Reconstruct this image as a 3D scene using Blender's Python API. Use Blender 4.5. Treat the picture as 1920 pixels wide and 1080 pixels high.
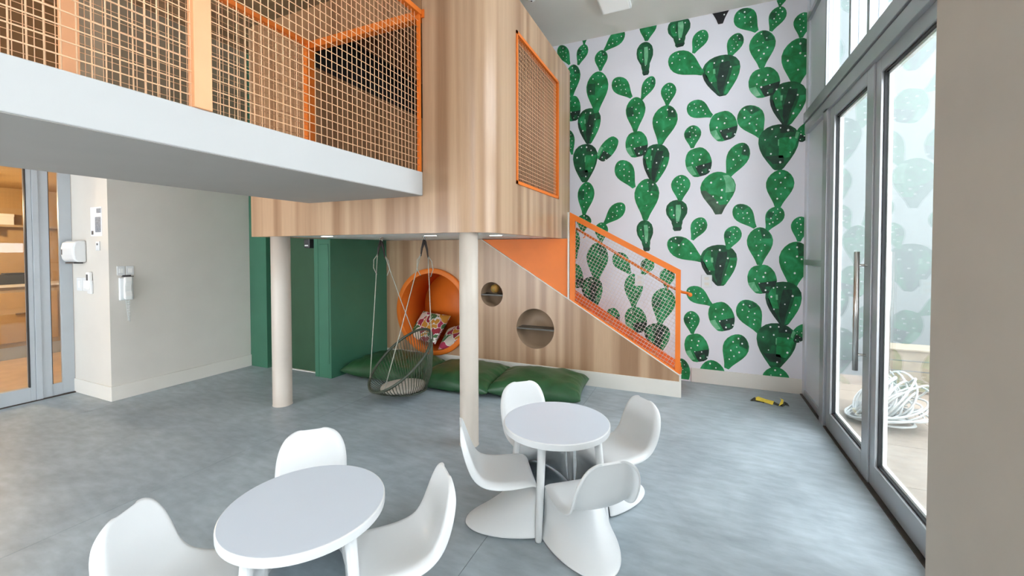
import bpy, bmesh, math, random
from mathutils import Vector, Matrix
random.seed(7)
for o in list(bpy.data.objects): bpy.data.objects.remove(o, do_unlink=True)
scene = bpy.context.scene
COL = scene.collection
PI = math.pi

# ------------------------------------------------------------------ camera
cam_d = bpy.data.cameras.new('camera')
cam_d.sensor_width = 36.0
cam_d.lens = 781.56 / 1920 * 36.0
cam_d.shift_y = -(540 - 486.96) / 1920
cam_d.clip_start = 0.02
cam = bpy.data.objects.new('camera', cam_d)
COL.objects.link(cam)
cam.matrix_world = (Matrix.Translation((0, 0, 1.95)) @ Matrix.Rotation(0.4163, 4, 'Z')
                    @ Matrix.Rotation(PI / 2 - 0.0224, 4, 'X') @ Matrix.Rotation(-0.0014, 4, 'Z'))
scene.camera = cam

# ------------------------------------------------------------------ world, exposure
world = bpy.data.worlds.new('world')
scene.world = world
world.use_nodes = True
wb = world.node_tree.nodes['Background']
wb.inputs[0].default_value = (0.90, 0.94, 1.0, 1)
wb.inputs[1].default_value = 2.0
scene.view_settings.view_transform = 'Standard'
scene.view_settings.look = 'None'
scene.view_settings.gamma = 1.0
scene.view_settings.use_curve_mapping = False
scene.view_settings.exposure = 2.2

# ------------------------------------------------------------------ measures
XG, YC, YS, XL, XD, YA, YB = 1.339, 6.703, 5.908, -6.914, -7.866, 2.805, 4.654
ZC = 5.343
XR, YF, ZB, YR, ZT = -1.824, 3.504, 2.126, 6.338, 4.737      # loft box
XS, X2, Z1, Z2 = -2.532, -4.135, 2.502, 2.741                # bridge slab
ZRAIL = 4.294
XSE = -0.175                                                 # stair wall end


# ------------------------------------------------------------------ materials
def new_mat(name):
    m = bpy.data.materials.new(name)
    m.use_nodes = True
    nt = m.node_tree
    return m, nt, nt.nodes['Principled BSDF']


def mat(name, col, rough=0.5, var=0.06, scale=6.0, metallic=0.0, bump=0.0, bscale=60.0, stretch=(1, 1, 1), spec=0.5, sheen=0.0):
    m, nt, b = new_mat(name)
    N, L = nt.nodes, nt.links
    tc = N.new('ShaderNodeTexCoord')
    mp = N.new('ShaderNodeMapping')
    mp.inputs['Scale'].default_value = stretch
    L.new(tc.outputs['Object'], mp.inputs['Vector'])
    nz = N.new('ShaderNodeTexNoise')
    nz.inputs['Scale'].default_value = scale
    nz.inputs['Detail'].default_value = 5
    L.new(mp.outputs[0], nz.inputs['Vector'])
    rp = N.new('ShaderNodeValToRGB')
    rp.color_ramp.elements[0].position = 0.3
    rp.color_ramp.elements[1].position = 0.7
    rp.color_ramp.elements[0].color = tuple(max(0, c * (1 - var)) for c in col) + (1,)
    rp.color_ramp.elements[1].color = tuple(min(1, c * (1 + var)) for c in col) + (1,)
    L.new(nz.outputs['Fac'], rp.inputs[0])
    L.new(rp.outputs[0], b.inputs['Base Color'])
    b.inputs['Roughness'].default_value = rough
    b.inputs['Metallic'].default_value = metallic
    b.inputs['Specular IOR Level'].default_value = spec
    if sheen:
        b.inputs['Sheen Weight'].default_value = sheen
    if bump:
        n2 = N.new('ShaderNodeTexNoise')
        n2.inputs['Scale'].default_value = bscale
        n2.inputs['Detail'].default_value = 4
        L.new(mp.outputs[0], n2.inputs['Vector'])
        bp = N.new('ShaderNodeBump')
        bp.inputs['Strength'].default_value = bump
        bp.inputs['Distance'].default_value = 0.01
        L.new(n2.outputs['Fac'], bp.inputs['Height'])
        L.new(bp.outputs[0], b.inputs['Normal'])
    return m


def mat_wood(name, dark, light, freq=7.0):
    """wood laminate: soft vertical bands plus fine grain"""
    m, nt, b = new_mat(name)
    N, L = nt.nodes, nt.links
    tc = N.new('ShaderNodeTexCoord')
    mp = N.new('ShaderNodeMapping')
    mp.inputs['Scale'].default_value = (1, 1, 0.012)
    L.new(tc.outputs['Object'], mp.inputs['Vector'])
    n1 = N.new('ShaderNodeTexNoise')
    n1.inputs['Scale'].default_value = freq
    n1.inputs['Detail'].default_value = 1.5
    L.new(mp.outputs[0], n1.inputs['Vector'])
    r1 = N.new('ShaderNodeValToRGB')
    r1.color_ramp.elements[0].position = 0.36
    r1.color_ramp.elements[1].position = 0.62
    r1.color_ramp.elements[0].color = dark + (1,)
    r1.color_ramp.elements[1].color = light + (1,)
    L.new(n1.outputs['Fac'], r1.inputs[0])
    mp2 = N.new('ShaderNodeMapping')
    mp2.inputs['Scale'].default_value = (1, 1, 0.03)
    L.new(tc.outputs['Object'], mp2.inputs['Vector'])
    n2 = N.new('ShaderNodeTexNoise')
    n2.inputs['Scale'].default_value = 120
    n2.inputs['Detail'].default_value = 3
    L.new(mp2.outputs[0], n2.inputs['Vector'])
    mx = N.new('ShaderNodeMixRGB')
    mx.blend_type = 'MULTIPLY'
    mx.inputs[0].default_value = 0.22
    L.new(r1.outputs[0], mx.inputs[1])
    L.new(n2.outputs['Fac'], mx.inputs[2])
    L.new(mx.outputs[0], b.inputs['Base Color'])
    b.inputs['Roughness'].default_value = 0.30
    return m


def mat_glass(name, tint=(0.975, 0.985, 0.98), ior=1.5):
    m = bpy.data.materials.new(name)
    m.use_nodes = True
    nt = m.node_tree
    N, L = nt.nodes, nt.links
    N.remove(N['Principled BSDF'])
    out = N['Material Output']
    tr = N.new('ShaderNodeBsdfTransparent')
    tr.inputs[0].default_value = tint + (1,)
    gl = N.new('ShaderNodeBsdfGlossy')
    gl.inputs['Roughness'].default_value = 0.0
    gl.inputs[0].default_value = (0.95, 1, 0.98, 1)
    fr = N.new('ShaderNodeFresnel')
    ge = N.new('ShaderNodeNewGeometry')
    io = N.new('ShaderNodeMix')          # the node inverts the index on back faces, so feed it the inverse there
    io.inputs[2].default_value = ior
    io.inputs[3].default_value = 1.0 / ior
    L.new(ge.outputs['Backfacing'], io.inputs[0])
    L.new(io.outputs[0], fr.inputs[0])
    mx = N.new('ShaderNodeMixShader')
    L.new(fr.outputs[0], mx.inputs[0])
    L.new(tr.outputs[0], mx.inputs[1])
    L.new(gl.outputs[0], mx.inputs[2])
    L.new(mx.outputs[0], out.inputs['Surface'])
    return m


def mat_emit(name, col, strength):
    m, nt, b = new_mat(name)
    b.inputs['Base Color'].default_value = col + (1,)
    b.inputs['Emission Color'].default_value = col + (1,)
    b.inputs['Emission Strength'].default_value = strength
    return m


def mat_concrete():
    m, nt, b = new_mat('polished_concrete')
    N, L = nt.nodes, nt.links
    tc = N.new('ShaderNodeTexCoord')
    n1 = N.new('ShaderNodeTexNoise')
    n1.inputs['Scale'].default_value = 1.3
    n1.inputs['Detail'].default_value = 8
    n1.inputs['Roughness'].default_value = 0.62
    n1.inputs['Distortion'].default_value = 0.6
    L.new(tc.outputs['Object'], n1.inputs['Vector'])
    r1 = N.new('ShaderNodeValToRGB')
    r1.color_ramp.elements[0].position = 0.3
    r1.color_ramp.elements[1].position = 0.72
    r1.color_ramp.elements[0].color = (0.285, 0.335, 0.365, 1)
    r1.color_ramp.elements[1].color = (0.435, 0.505, 0.545, 1)
    L.new(n1.outputs['Fac'], r1.inputs[0])
    mp = N.new('ShaderNodeMapping')
    mp.inputs['Scale'].default_value = (1.0, 3.0, 1)
    mp.inputs['Rotation'].default_value = (0, 0, 0.5)
    L.new(tc.outputs['Object'], mp.inputs['Vector'])
    n2 = N.new('ShaderNodeTexNoise')
    n2.inputs['Scale'].default_value = 5
    n2.inputs['Detail'].default_value = 7
    L.new(mp.outputs[0], n2.inputs['Vector'])
    r2 = N.new('ShaderNodeValToRGB')
    r2.color_ramp.elements[0].position = 0.35
    r2.color_ramp.elements[1].position = 0.7
    r2.color_ramp.elements[0].color = (0.84, 0.84, 0.84, 1)
    r2.color_ramp.elements[1].color = (1.05, 1.05, 1.05, 1)
    L.new(n2.outputs['Fac'], r2.inputs[0])
    mx = N.new('ShaderNodeMixRGB')
    mx.blend_type = 'MULTIPLY'
    mx.inputs[0].default_value = 1.0
    L.new(r1.outputs[0], mx.inputs[1])
    L.new(r2.outputs[0], mx.inputs[2])
    L.new(mx.outputs[0], b.inputs['Base Color'])
    b.inputs['Roughness'].default_value = 0.42
    return m


M = dict(
    concrete=mat_concrete(),
    joint=mat('dark_joint', (0.12, 0.13, 0.13), 0.8),
    beige=mat('beige_paint', (0.66, 0.63, 0.575), 0.65, 0.02, 3),
    skirting=mat('cream_skirting', (0.72, 0.69, 0.63), 0.5, 0.02, 3),
    pillar=mat('taupe_paint', (0.45, 0.415, 0.36), 0.7, 0.03, 3),
    ceiling=mat('ceiling_paint', (0.78, 0.76, 0.70), 0.8, 0.02, 2),
    white=mat('white_paint', (0.86, 0.87, 0.85), 0.5, 0.015, 3),
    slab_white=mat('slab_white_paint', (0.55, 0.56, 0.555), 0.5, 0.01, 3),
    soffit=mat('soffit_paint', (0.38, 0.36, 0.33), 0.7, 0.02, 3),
    wallpaper=mat('wallpaper_ground', (0.76, 0.75, 0.80), 0.6, 0.02, 2),
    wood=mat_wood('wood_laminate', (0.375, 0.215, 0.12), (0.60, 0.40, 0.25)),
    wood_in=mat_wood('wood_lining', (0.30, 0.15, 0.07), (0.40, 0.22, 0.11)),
    niche=mat('niche_shade_lining', (0.33, 0.225, 0.145), 0.5, 0.06, 5),  # wood tone darkened to put the recess shade into the colour
    column=mat('column_paint', (0.58, 0.52, 0.45), 0.4, 0.02, 3),
    green=mat('green_paint', (0.046, 0.165, 0.10), 0.45, 0.05, 3),
    green_dark=mat('green_door_paint', (0.03, 0.085, 0.04), 0.5, 0.06, 3),
    orange=mat('orange_paint', (0.80, 0.185, 0.016), 0.5, 0.04, 5),
    orange_lit=mat('overlit_orange_paint', (0.90, 0.44, 0.21), 0.42, 0.03, 5),  # orange paint lightened to carry the strong window light on the posts
    orange_step=mat('orange_step', (0.88, 0.20, 0.04), 0.5, 0.08, 9),
    wire=mat('orange_wire', (0.94, 0.58, 0.34), 0.4, 0.05, 9),  # orange lightened so the wires seem to catch the light
    wire_pale=mat('pale_wire', (0.66, 0.58, 0.54), 0.4, 0.05, 9),
    black=mat('void_black', (0.012, 0.009, 0.008), 0.6, 0.1, 4),  # colour of the unlit void inside the loft
    cushion=mat('green_cushion_cloth', (0.022, 0.085, 0.03), 0.38, 0.18, 7, bump=0.25, bscale=14),
    plastic=mat('white_plastic', (0.72, 0.74, 0.745), 0.28, 0.01, 3),
    tabletop=mat('tabletop_laminate', (0.64, 0.70, 0.78), 0.35, 0.01, 3),
    alu=mat('grey_aluminium', (0.42, 0.435, 0.455), 0.28, 0.04, 4, metallic=0.5),
    alu_pale=mat('pale_aluminium', (0.46, 0.50, 0.53), 0.4, 0.03, 4, metallic=0.2),
    alu_panel=mat('aluminium_panel', (0.60, 0.64, 0.69), 0.3, 0.03, 2, metallic=0.1),
    steel=mat('brushed_steel', (0.55, 0.53, 0.50), 0.25, 0.05, 12, metallic=0.9),
    gasket=mat('black_gasket', (0.02, 0.022, 0.025), 0.6),
    track=mat('dark_track', (0.045, 0.035, 0.028), 0.6, 0.3, 20),
    glass=mat_glass('door_glass'),
    glass_tint=mat_glass('tinted_upper_glass', (0.94, 0.96, 0.97)),
    outside_tile=mat('sandstone_tile', (0.24, 0.195, 0.155), 0.7, 0.12, 9),
    outside_wall=mat('outside_render', (0.17, 0.195, 0.192), 0.8, 0.03, 2),
    cable=mat('white_cable', (0.50, 0.52, 0.51), 0.45, 0.05, 6),
    straw=mat('outside_crate_wood', (0.25, 0.215, 0.155), 0.7, 0.15, 12),
    rope=mat('grey_rope', (0.38, 0.37, 0.31), 0.7, 0.2, 60),
    string=mat('olive_string', (0.055, 0.068, 0.042), 0.6, 0.25, 30),
    swing_frame=mat('olive_frame', (0.045, 0.055, 0.036), 0.45, 0.15, 20),
    swing_pad=mat('taupe_pad', (0.44, 0.40, 0.34), 0.8, 0.08, 20),
    dark_rope=mat('dark_strap', (0.03, 0.02, 0.018), 0.6),
    shelf=mat('dark_shelf', (0.085, 0.075, 0.06), 0.4, 0.15, 10),
    paper=mat('poster_paper', (0.80, 0.82, 0.85), 0.6, 0.01),
    ink=mat('poster_ink', (0.14, 0.19, 0.26), 0.6, 0.35, 60),
    darkgrey=mat('dark_grey_plastic', (0.05, 0.05, 0.055), 0.4),
    tape_y=mat('yellow_tape', (0.72, 0.55, 0.06), 0.4, 0.1, 30),
    tape_b=mat('black_tape', (0.03, 0.028, 0.02), 0.4),
    lamp=mat_emit('lamp_diffuser', (0.80, 0.80, 0.78), 0.06),
    led=mat_emit('led_strip', (1.0, 0.97, 0.9), 1.0),
    bulb=mat_emit('warm_bulb', (1.0, 0.75, 0.45), 6.0),
    warm_wall=mat('ochre_wall', (0.50, 0.33, 0.15), 0.7, 0.05, 3),
    warm_unit=mat('tan_cabinet', (0.42, 0.32, 0.20), 0.6, 0.05, 3),
    warm_floor=mat('tan_floor', (0.60, 0.46, 0.33), 0.45, 0.12, 3),
    dim_beige=mat('dim_beige', (0.30, 0.225, 0.15), 0.6, 0.06, 2),  # beige wall darkened to the dim light of the upper level
    brown=mat('brown_panel', (0.22, 0.105, 0.035), 0.55, 0.12, 3, stretch=(1, 1, 0.1)),
)


# ------------------------------------------------------------------ mesh helpers
class MB:
    def __init__(self):
        self.v, self.f, self.mi, self.sm = [], [], [], []

    def add(self, vs, fs, mi=0, smooth=False):
        o = len(self.v)
        self.v += [tuple(v) for v in vs]
        for f in fs:
            self.f.append([i + o for i in f])
            self.mi.append(mi)
            self.sm.append(smooth)
        return self

    def box(self, x0, x1, y0, y1, z0, z1, mi=0):
        x0, x1 = min(x0, x1), max(x0, x1)
        y0, y1 = min(y0, y1), max(y0, y1)
        z0, z1 = min(z0, z1), max(z0, z1)
        vs = [(x0, y0, z0), (x1, y0, z0), (x1, y1, z0), (x0, y1, z0), (x0, y0, z1), (x1, y0, z1), (x1, y1, z1), (x0, y1, z1)]
        return self.add(vs, [(0, 3, 2, 1), (4, 5, 6, 7), (0, 1, 5, 4), (1, 2, 6, 5), (2, 3, 7, 6), (3, 0, 4, 7)], mi)

    def prism(self, pts, axis, a, b, mi=0):
        """polygon pts (2-D) extruded along axis; pts are (x,z) for axis y, (y,z) for x, (x,y) for z"""
        def p3(p, t):
            return {'y': (p[0], t, p[1]), 'x': (t, p[0], p[1]), 'z': (p[0], p[1], t)}[axis]
        n = len(pts)
        vs = [p3(p, a) for p in pts] + [p3(p, b) for p in pts]
        fs = [list(range(n)), list(range(2 * n - 1, n - 1, -1))]
        fs += [(i, n + i, n + (i + 1) % n, (i + 1) % n) for i in range(n)]
        return self.add(vs, fs, mi)

    def tube(self, path, r, n=8, mi=0, closed=False, caps=True):
        P = [Vector(p) for p in path]
        m = len(P)
        rad = r if isinstance(r, (list, tuple)) else [r] * m
        base = []
        prev = None
        for i in range(m):
            if closed:
                d = P[(i + 1) % m] - P[i - 1]
            else:
                d = P[min(i + 1, m - 1)] - P[max(i - 1, 0)]
            d.normalize()
            if prev is None:
                up = Vector((0, 0, 1)) if abs(d.z) < 0.9 else Vector((1, 0, 0))
                a = d.cross(up).normalized()
            else:
                a = (prev - d * prev.dot(d)).normalized()
            b = d.cross(a)
            prev = a
            for k in range(n):
                t = 2 * PI * k / n
                base.append(P[i] + (a * math.cos(t) + b * math.sin(t)) * rad[i])
        fs = []
        for i in range(m if closed else m - 1):
            j = (i + 1) % m
            for k in range(n):
                k2 = (k + 1) % n
                fs.append((i * n + k, i * n + k2, j * n + k2, j * n + k))
        self.add(base, fs, mi, True)
        if caps and not closed:
            o = len(self.v) - m * n
            self.f.append([o + k for k in range(n - 1, -1, -1)]); self.mi.append(mi); self.sm.append(False)
            self.f.append([o + (m - 1) * n + k for k in range(n)]); self.mi.append(mi); self.sm.append(False)
        return self

    def rod(self, a, b, t, mi=0):
        """thin square bar between two points"""
        return self.tube([a, b], t * 0.5, 4, mi)

    def lathe(self, prof, c=(0, 0, 0), n=32, mi=0, axis='z', caps=True):
        vs, fs = [], []
        for r, z in prof:
            for k in range(n):
                t = 2 * PI * k / n
                q = (r * math.cos(t), r * math.sin(t), z)
                if axis == 'y':
                    q = (q[0], q[2], q[1])
                vs.append((c[0] + q[0], c[1] + q[1], c[2] + q[2]))
        m = len(prof)
        for i in range(m - 1):
            for k in range(n):
                k2 = (k + 1) % n
                fs.append((i * n + k, i * n + k2, (i + 1) * n + k2, (i + 1) * n + k))
        self.add(vs, fs, mi, True)
        o = len(self.v) - m * n
        if caps and prof[0][0] > 1e-6:
            self.f.append([o + k for k in range(n - 1, -1, -1)]); self.mi.append(mi); self.sm.append(False)
        if caps and prof[-1][0] > 1e-6:
            self.f.append([o + (m - 1) * n + k for k in range(n)]); self.mi.append(mi); self.sm.append(False)
        return self

    def build(self, name, mats, parent=None, bevel=0.0, fix=True):
        me = bpy.data.meshes.new(name)
        me.from_pydata(self.v, [], self.f)
        for m in (mats if isinstance(mats, (list, tuple)) else [mats]):
            me.materials.append(m)
        me.polygons.foreach_set('material_index', self.mi)
        me.polygons.foreach_set('use_smooth', self.sm)
        if fix:
            bm = bmesh.new()
            bm.from_mesh(me)
            bmesh.ops.recalc_face_normals(bm, faces=bm.faces)
            bm.to_mesh(me)
            bm.free()
        me.update()
        o = bpy.data.objects.new(name, me)
        COL.objects.link(o)
        if parent is not None:
            o.parent = parent
        if bevel:
            b = o.modifiers.new('bevel', 'BEVEL')
            b.width = bevel
            b.segments = 2
            b.limit_method = 'ANGLE'
        return o


def tag(o, label=None, cat=None, group=None, kind=None):
    if label: o['label'] = label
    if cat: o['category'] = cat
    if group: o['group'] = group
    if kind: o['kind'] = kind
    return o


def struct(o, label=None, cat=None):
    return tag(o, label, cat, kind='structure')


def thing(name, label, cat, loc=(0, 0, 0), rz=0.0, group=None):
    o = bpy.data.objects.new(name, None)
    COL.objects.link(o)
    o.empty_display_size = 0.1
    o.location = loc
    o.rotation_euler = (0, 0, rz)
    return tag(o, label, cat, group)


def copy_tree(o, parent=None):
    c = o.copy()
    COL.objects.link(c)
    c.parent = parent
    for ch in list(o.children):
        copy_tree(ch, c)
    return c


def place(o, parent):
    """parent a world-space part under an empty that stands elsewhere"""
    o.parent = parent
    o.matrix_parent_inverse = Matrix.Translation(parent.location).inverted() if parent.rotation_euler.z == 0 else \
        (Matrix.Translation(parent.location) @ Matrix.Rotation(parent.rotation_euler.z, 4, 'Z')).inverted()
    return o


def bool_cut(o, cutters):
    for c in cutters:
        m = o.modifiers.new('cut', 'BOOLEAN')
        m.operation = 'DIFFERENCE'
        m.object = c
        m.solver = 'EXACT'
    dg = bpy.context.evaluated_depsgraph_get()
    dg.update()
    me = bpy.data.meshes.new_from_object(o.evaluated_get(dg))
    o.modifiers.clear()
    o.data = me
    for c in cutters:
        bpy.data.objects.remove(c, do_unlink=True)
    return o


def grid_wires(mb, a0, a1, b0, b1, step, t, P, stepb=None):
    """wire mesh on a plane: P(a, b, offset) -> 3-D point"""
    n = int(round((a1 - a0) / step))
    for i in range(1, n):
        a = a0 + (a1 - a0) * i / n
        mb.rod(P(a, b0, 0), P(a, b1, 0), t)
    n = int(round((b1 - b0) / (stepb or step)))
    for i in range(1, n):
        b = b0 + (b1 - b0) * i / n
        mb.rod(P(a0, b, t * 0.7), P(a1, b, t * 0.7), t)
    return mb


def clip_line(p, d, poly):
    """part of the line p + t d inside a convex polygon (2-D, any winding)"""
    lo, hi = -1e9, 1e9
    c = Vector((sum(q[0] for q in poly) / len(poly), sum(q[1] for q in poly) / len(poly)))
    for i in range(len(poly)):
        a, b = Vector(poly[i]), Vector(poly[(i + 1) % len(poly)])
        n = Vector((-(b - a).y, (b - a).x))
        if n.dot(c - a) < 0:
            n = -n
        den, num = n.dot(d), n.dot(a - p)
        if abs(den) < 1e-9:
            if num > 0:
                return None
        elif den > 0:
            lo = max(lo, num / den)
        else:
            hi = min(hi, num / den)
    return (p + d * lo, p + d * hi) if hi - lo > 0.01 else None


# ------------------------------------------------------------------ setting: floor, walls, ceiling
floor = struct(MB().box(-8.2, 1.30, -3.0, 7.0, -0.12, -0.004).build('floor', M['joint']), 'polished grey concrete floor of the playroom', 'floor')
for x0, x1 in ((-8.2, -6.752), (-6.748, -4.022), (-4.018, -1.292), (-1.288, 1.30)):
    MB().box(x0, x1, -3.0, 7.0, -0.004, 0.0).build('concrete_panel', M['concrete'], floor)
ceiling = struct(MB().box(-8.2, 1.6, -3.0, 7.0, ZC, ZC + 0.15).build('ceiling', M['ceiling']), 'pale grey painted ceiling', 'ceiling')

MB().box(-8.0, -3.0, -3.0, 4.64, ZC - 0.09, ZC).build('wood_panel', M['wood_in'], ceiling)
wall_back = struct(MB().box(-8.2, XG + 0.05, YC, YC + 0.2, 0, ZC).build('wall_back', M['wallpaper']),
                   'white wall papered with green prickly pear cacti', 'wall')
wall_left = struct(MB().box(XL - 0.2, XL, YA, YB + 0.5, 0, ZC).build('wall_left', M['beige']), 'plain beige wall carrying the intercom phone', 'wall')
MB().box(XD, XL - 0.2, YA, YA + 0.2, 0, ZC).build('return_face', M['beige'], wall_left)
MB().box(XL, XL + 0.012, YA, YB, 2.97, ZC).build('upper_dim_sheet', M['dim_beige'], wall_left)  # thin darker sheet, paints the dimness of the upper beige wall
MB().box(XD, XL + 0.012, YA - 0.012, YA, 3.1, ZC).build('upper_dim_sheet', M['dim_beige'], wall_left)  # same painted dimness on the return face
struct(MB().box(XL, XL + 0.02, YA - 0.012, YB, 0, 0.19).build('baseboard_left', M['skirting'], bevel=0.004),
       'cream baseboard under the beige wall', 'baseboard')
struct(MB().box(XD, XL + 0.012, YA - 0.014, YA, 0, 0.19).build('baseboard_return', M['skirting'], bevel=0.004),
       'short cream baseboard beside the sliding door', 'baseboard')
struct(MB().box(XSE + 0.12, XG - 0.02, YC - 0.018, YC, 0, 0.205).build('baseboard_back', M['skirting'], bevel=0.004),
       'cream baseboard under the cactus wallpaper', 'baseboard')
wall_right = struct(MB().box(1.10, 1.62, 0.17, 2.813, 0, ZC).build('wall_right', M['pillar']), 'plain taupe wall edge nearest the viewer', 'wall')
wfr = struct(MB().box(-3.0, 1.62, -3.2, -3.0, 0, ZC).build('wall_front', M['beige']), 'plain beige wall behind the viewer', 'wall')
MB().box(-8.2, -3.0, -3.2, -3.0, 3.5, ZC).build('lintel', M['beige'], wfr)
w3 = bpy.data.objects.new('added_window', None)  # unseen window, added to send fill light onto the floor and left wall
COL.objects.link(w3)
w3.location = (-5.6, -3.1, 0)
tag(w3, 'wide aluminium window added unseen behind the viewer for fill light', 'window frame', kind='structure')
for xx in (-8.1, -6.4, -4.7, -3.04):
    place(MB().box(xx - 0.03, xx + 0.03, -3.15, -3.05, 0, 3.5).build('mullion', M['alu']), w3)
for xx in (-8.07, -6.37, -4.67):
    place(MB().box(xx, xx + 1.62, -3.105, -3.095, 0.0, 3.5).build('pane', M['glass']), w3)
# wall above and beside the sliding door on the left
wdl = struct(MB().box(XD - 0.15, XD, -3.0, YA, 3.05, ZC).build('wall_over_door', M['brown']), 'brown panelled wall above the sliding door', 'wall')
MB().box(XD - 0.15, XD, -3.0, 0.35, 0, 3.05).build('side_panel', M['brown'], wdl)

# ------------------------------------------------------------------ cactus print on the wallpaper (flat print)
PADS = '''A -2.099 5.334 -1.925 4.997 0.095
A -1.669 5.275 -1.782 4.963 0.093
A -1.661 5.554 -1.686 5.270 0.067
A -1.863 4.986 -1.888 4.471 0.129
C -1.880 4.478 -1.861 4.068 0.131
A -1.055 5.358 -1.359 5.113 0.112
A -1.402 5.130 -1.418 4.805 0.104
A -1.460 4.804 -1.484 4.148 0.177
B -1.596 4.240 -1.603 3.668 0.188
A -0.683 5.463 -0.720 5.134 0.125
D -0.751 5.125 -0.725 4.620 0.122
A -1.207 4.644 -0.937 4.313 0.124
A -0.624 4.587 -0.786 4.258 0.094
A -0.873 4.311 -0.878 3.781 0.147
A -0.389 4.453 -0.416 4.117 0.109
A -0.409 4.123 -0.511 3.546 0.179
D -0.269 5.386 -0.244 4.952 0.158
A -0.384 4.846 0.068 4.509 0.169
A -1.942 3.930 -1.878 3.522 0.080
E -1.656 3.673 -1.672 3.054 0.202
C -1.170 3.723 -1.430 3.395 0.120
C -0.886 3.782 -0.829 3.391 0.166
B -0.557 3.559 -0.599 2.974 0.192
A -1.128 3.351 -0.890 2.919 0.145
A -0.693 3.045 -0.721 2.410 0.183
A -1.628 3.059 -1.679 2.526 0.138
A -1.043 2.679 -1.350 2.370 0.119
A -1.662 2.534 -1.705 2.249 0.121
A -1.392 2.396 -1.400 2.072 0.107
A -0.216 3.067 -0.228 2.680 0.134
D -0.280 2.699 -0.262 2.237 0.151
D -0.744 2.411 -0.695 1.934 0.123
A -1.830 2.295 -1.811 1.812 0.079
A -1.451 2.072 -1.475 1.435 0.176
C -1.829 1.724 -1.765 1.330 0.105
B -1.571 1.519 -1.500 1.019 0.173
A -1.180 1.901 -0.940 1.584 0.125
A -0.639 1.820 -0.764 1.555 0.102
A -0.892 1.585 -0.889 1.052 0.142
A -0.393 1.677 -0.414 1.377 0.109
A -0.421 1.377 -0.502 0.820 0.172
C -0.897 1.060 -0.815 0.665 0.165
C -1.243 1.024 -1.158 0.799 0.100
B -0.556 0.833 -0.507 0.395 0.187
A 0.084 5.132 -0.062 4.824 0.105
A 0.526 4.994 0.403 4.668 0.103
B 0.287 4.728 0.327 4.148 0.244
K 0.292 5.732 0.290 5.171 0.165
A 0.510 5.307 0.741 4.970 0.140
A 1.032 5.244 0.906 4.936 0.103
A 1.043 5.412 1.008 5.243 0.060
A 0.811 4.970 0.804 4.456 0.159
C 0.797 4.457 0.871 4.059 0.187
A 1.287 5.107 1.255 4.778 0.109
A 1.243 4.780 1.203 4.137 0.195
B 1.123 4.221 1.106 3.638 0.213
A -0.129 4.092 0.192 3.879 0.131
C 0.294 3.926 0.380 3.515 0.178
A -0.062 3.780 -0.066 3.446 0.116
C -0.030 3.442 0.065 3.030 0.174
A 0.596 3.959 0.814 3.505 0.166
E 1.013 3.663 1.014 3.041 0.239
C 1.358 3.628 1.242 3.408 0.084
A 0.607 3.453 0.398 2.976 0.142
G 0.268 3.077 0.287 2.464 0.230
A 1.051 3.045 1.013 2.525 0.166
A 0.503 2.584 0.749 2.261 0.123
A 1.038 2.538 0.891 2.221 0.112
A 0.084 2.424 -0.056 2.099 0.110
A -0.388 2.103 0.082 1.794 0.158
A 0.512 2.289 0.407 1.957 0.112
B 0.277 2.026 0.323 1.434 0.238
A 0.807 2.267 0.806 1.741 0.159
C 0.800 1.740 0.874 1.349 0.176
A 1.283 2.399 1.263 2.063 0.107
A 1.239 2.063 1.198 1.427 0.188
B 1.086 1.518 1.105 0.919 0.212
A -0.116 1.380 0.208 1.151 0.123
C 0.277 1.193 0.397 0.791 0.166
A -0.063 1.049 -0.045 0.710 0.110
C -0.038 0.710 0.066 0.308 0.162
A 0.602 1.239 0.816 0.794 0.158
E 1.024 0.943 1.006 0.313 0.237
C 1.361 0.937 1.219 0.709 0.084
A 0.594 0.746 0.409 0.245 0.163
A 0.207 0.347 0.261 -0.194 0.170
A 1.025 0.337 1.004 -0.126 0.164
A -0.197 0.328 -0.134 -0.130 0.103'''


def pad_profile(kind):
    if kind in 'AKG':
        return [(0, 0), (0.012, .22), (0.05, .46), (0.12, .70), (0.22, .90), (0.34, 1.0), (0.46, .97), (0.58, .84), (0.70, .64),
                (0.80, .46), (0.88, .33), (0.95, .25), (1.0, .18)]
    if kind == 'C':
        return [(0, 0), (0.012, .36), (0.06, .58), (0.16, .78), (0.32, .95), (0.48, 1.0), (0.62, .99), (0.74, .90), (0.84, .78),
                (0.92, .68), (0.98, .52), (1.0, .3)]
    if kind == 'D':
        return [(0, 0), (0.012, .3), (0.06, .6), (0.16, .9), (0.3, 1.0), (0.45, .95), (0.58, .72), (0.68, .52), (0.76, .5), (0.85, .40),
                (0.93, .42), (1.0, .28)]
    return [(0, 0), (0.012, .3), (0.05, .56), (0.13, .82), (0.25, .98), (0.38, 1.0), (0.52, .93), (0.66, .78), (0.80, .56), (0.90, .38),
            (0.97, .26), (1.0, .16)]


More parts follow.
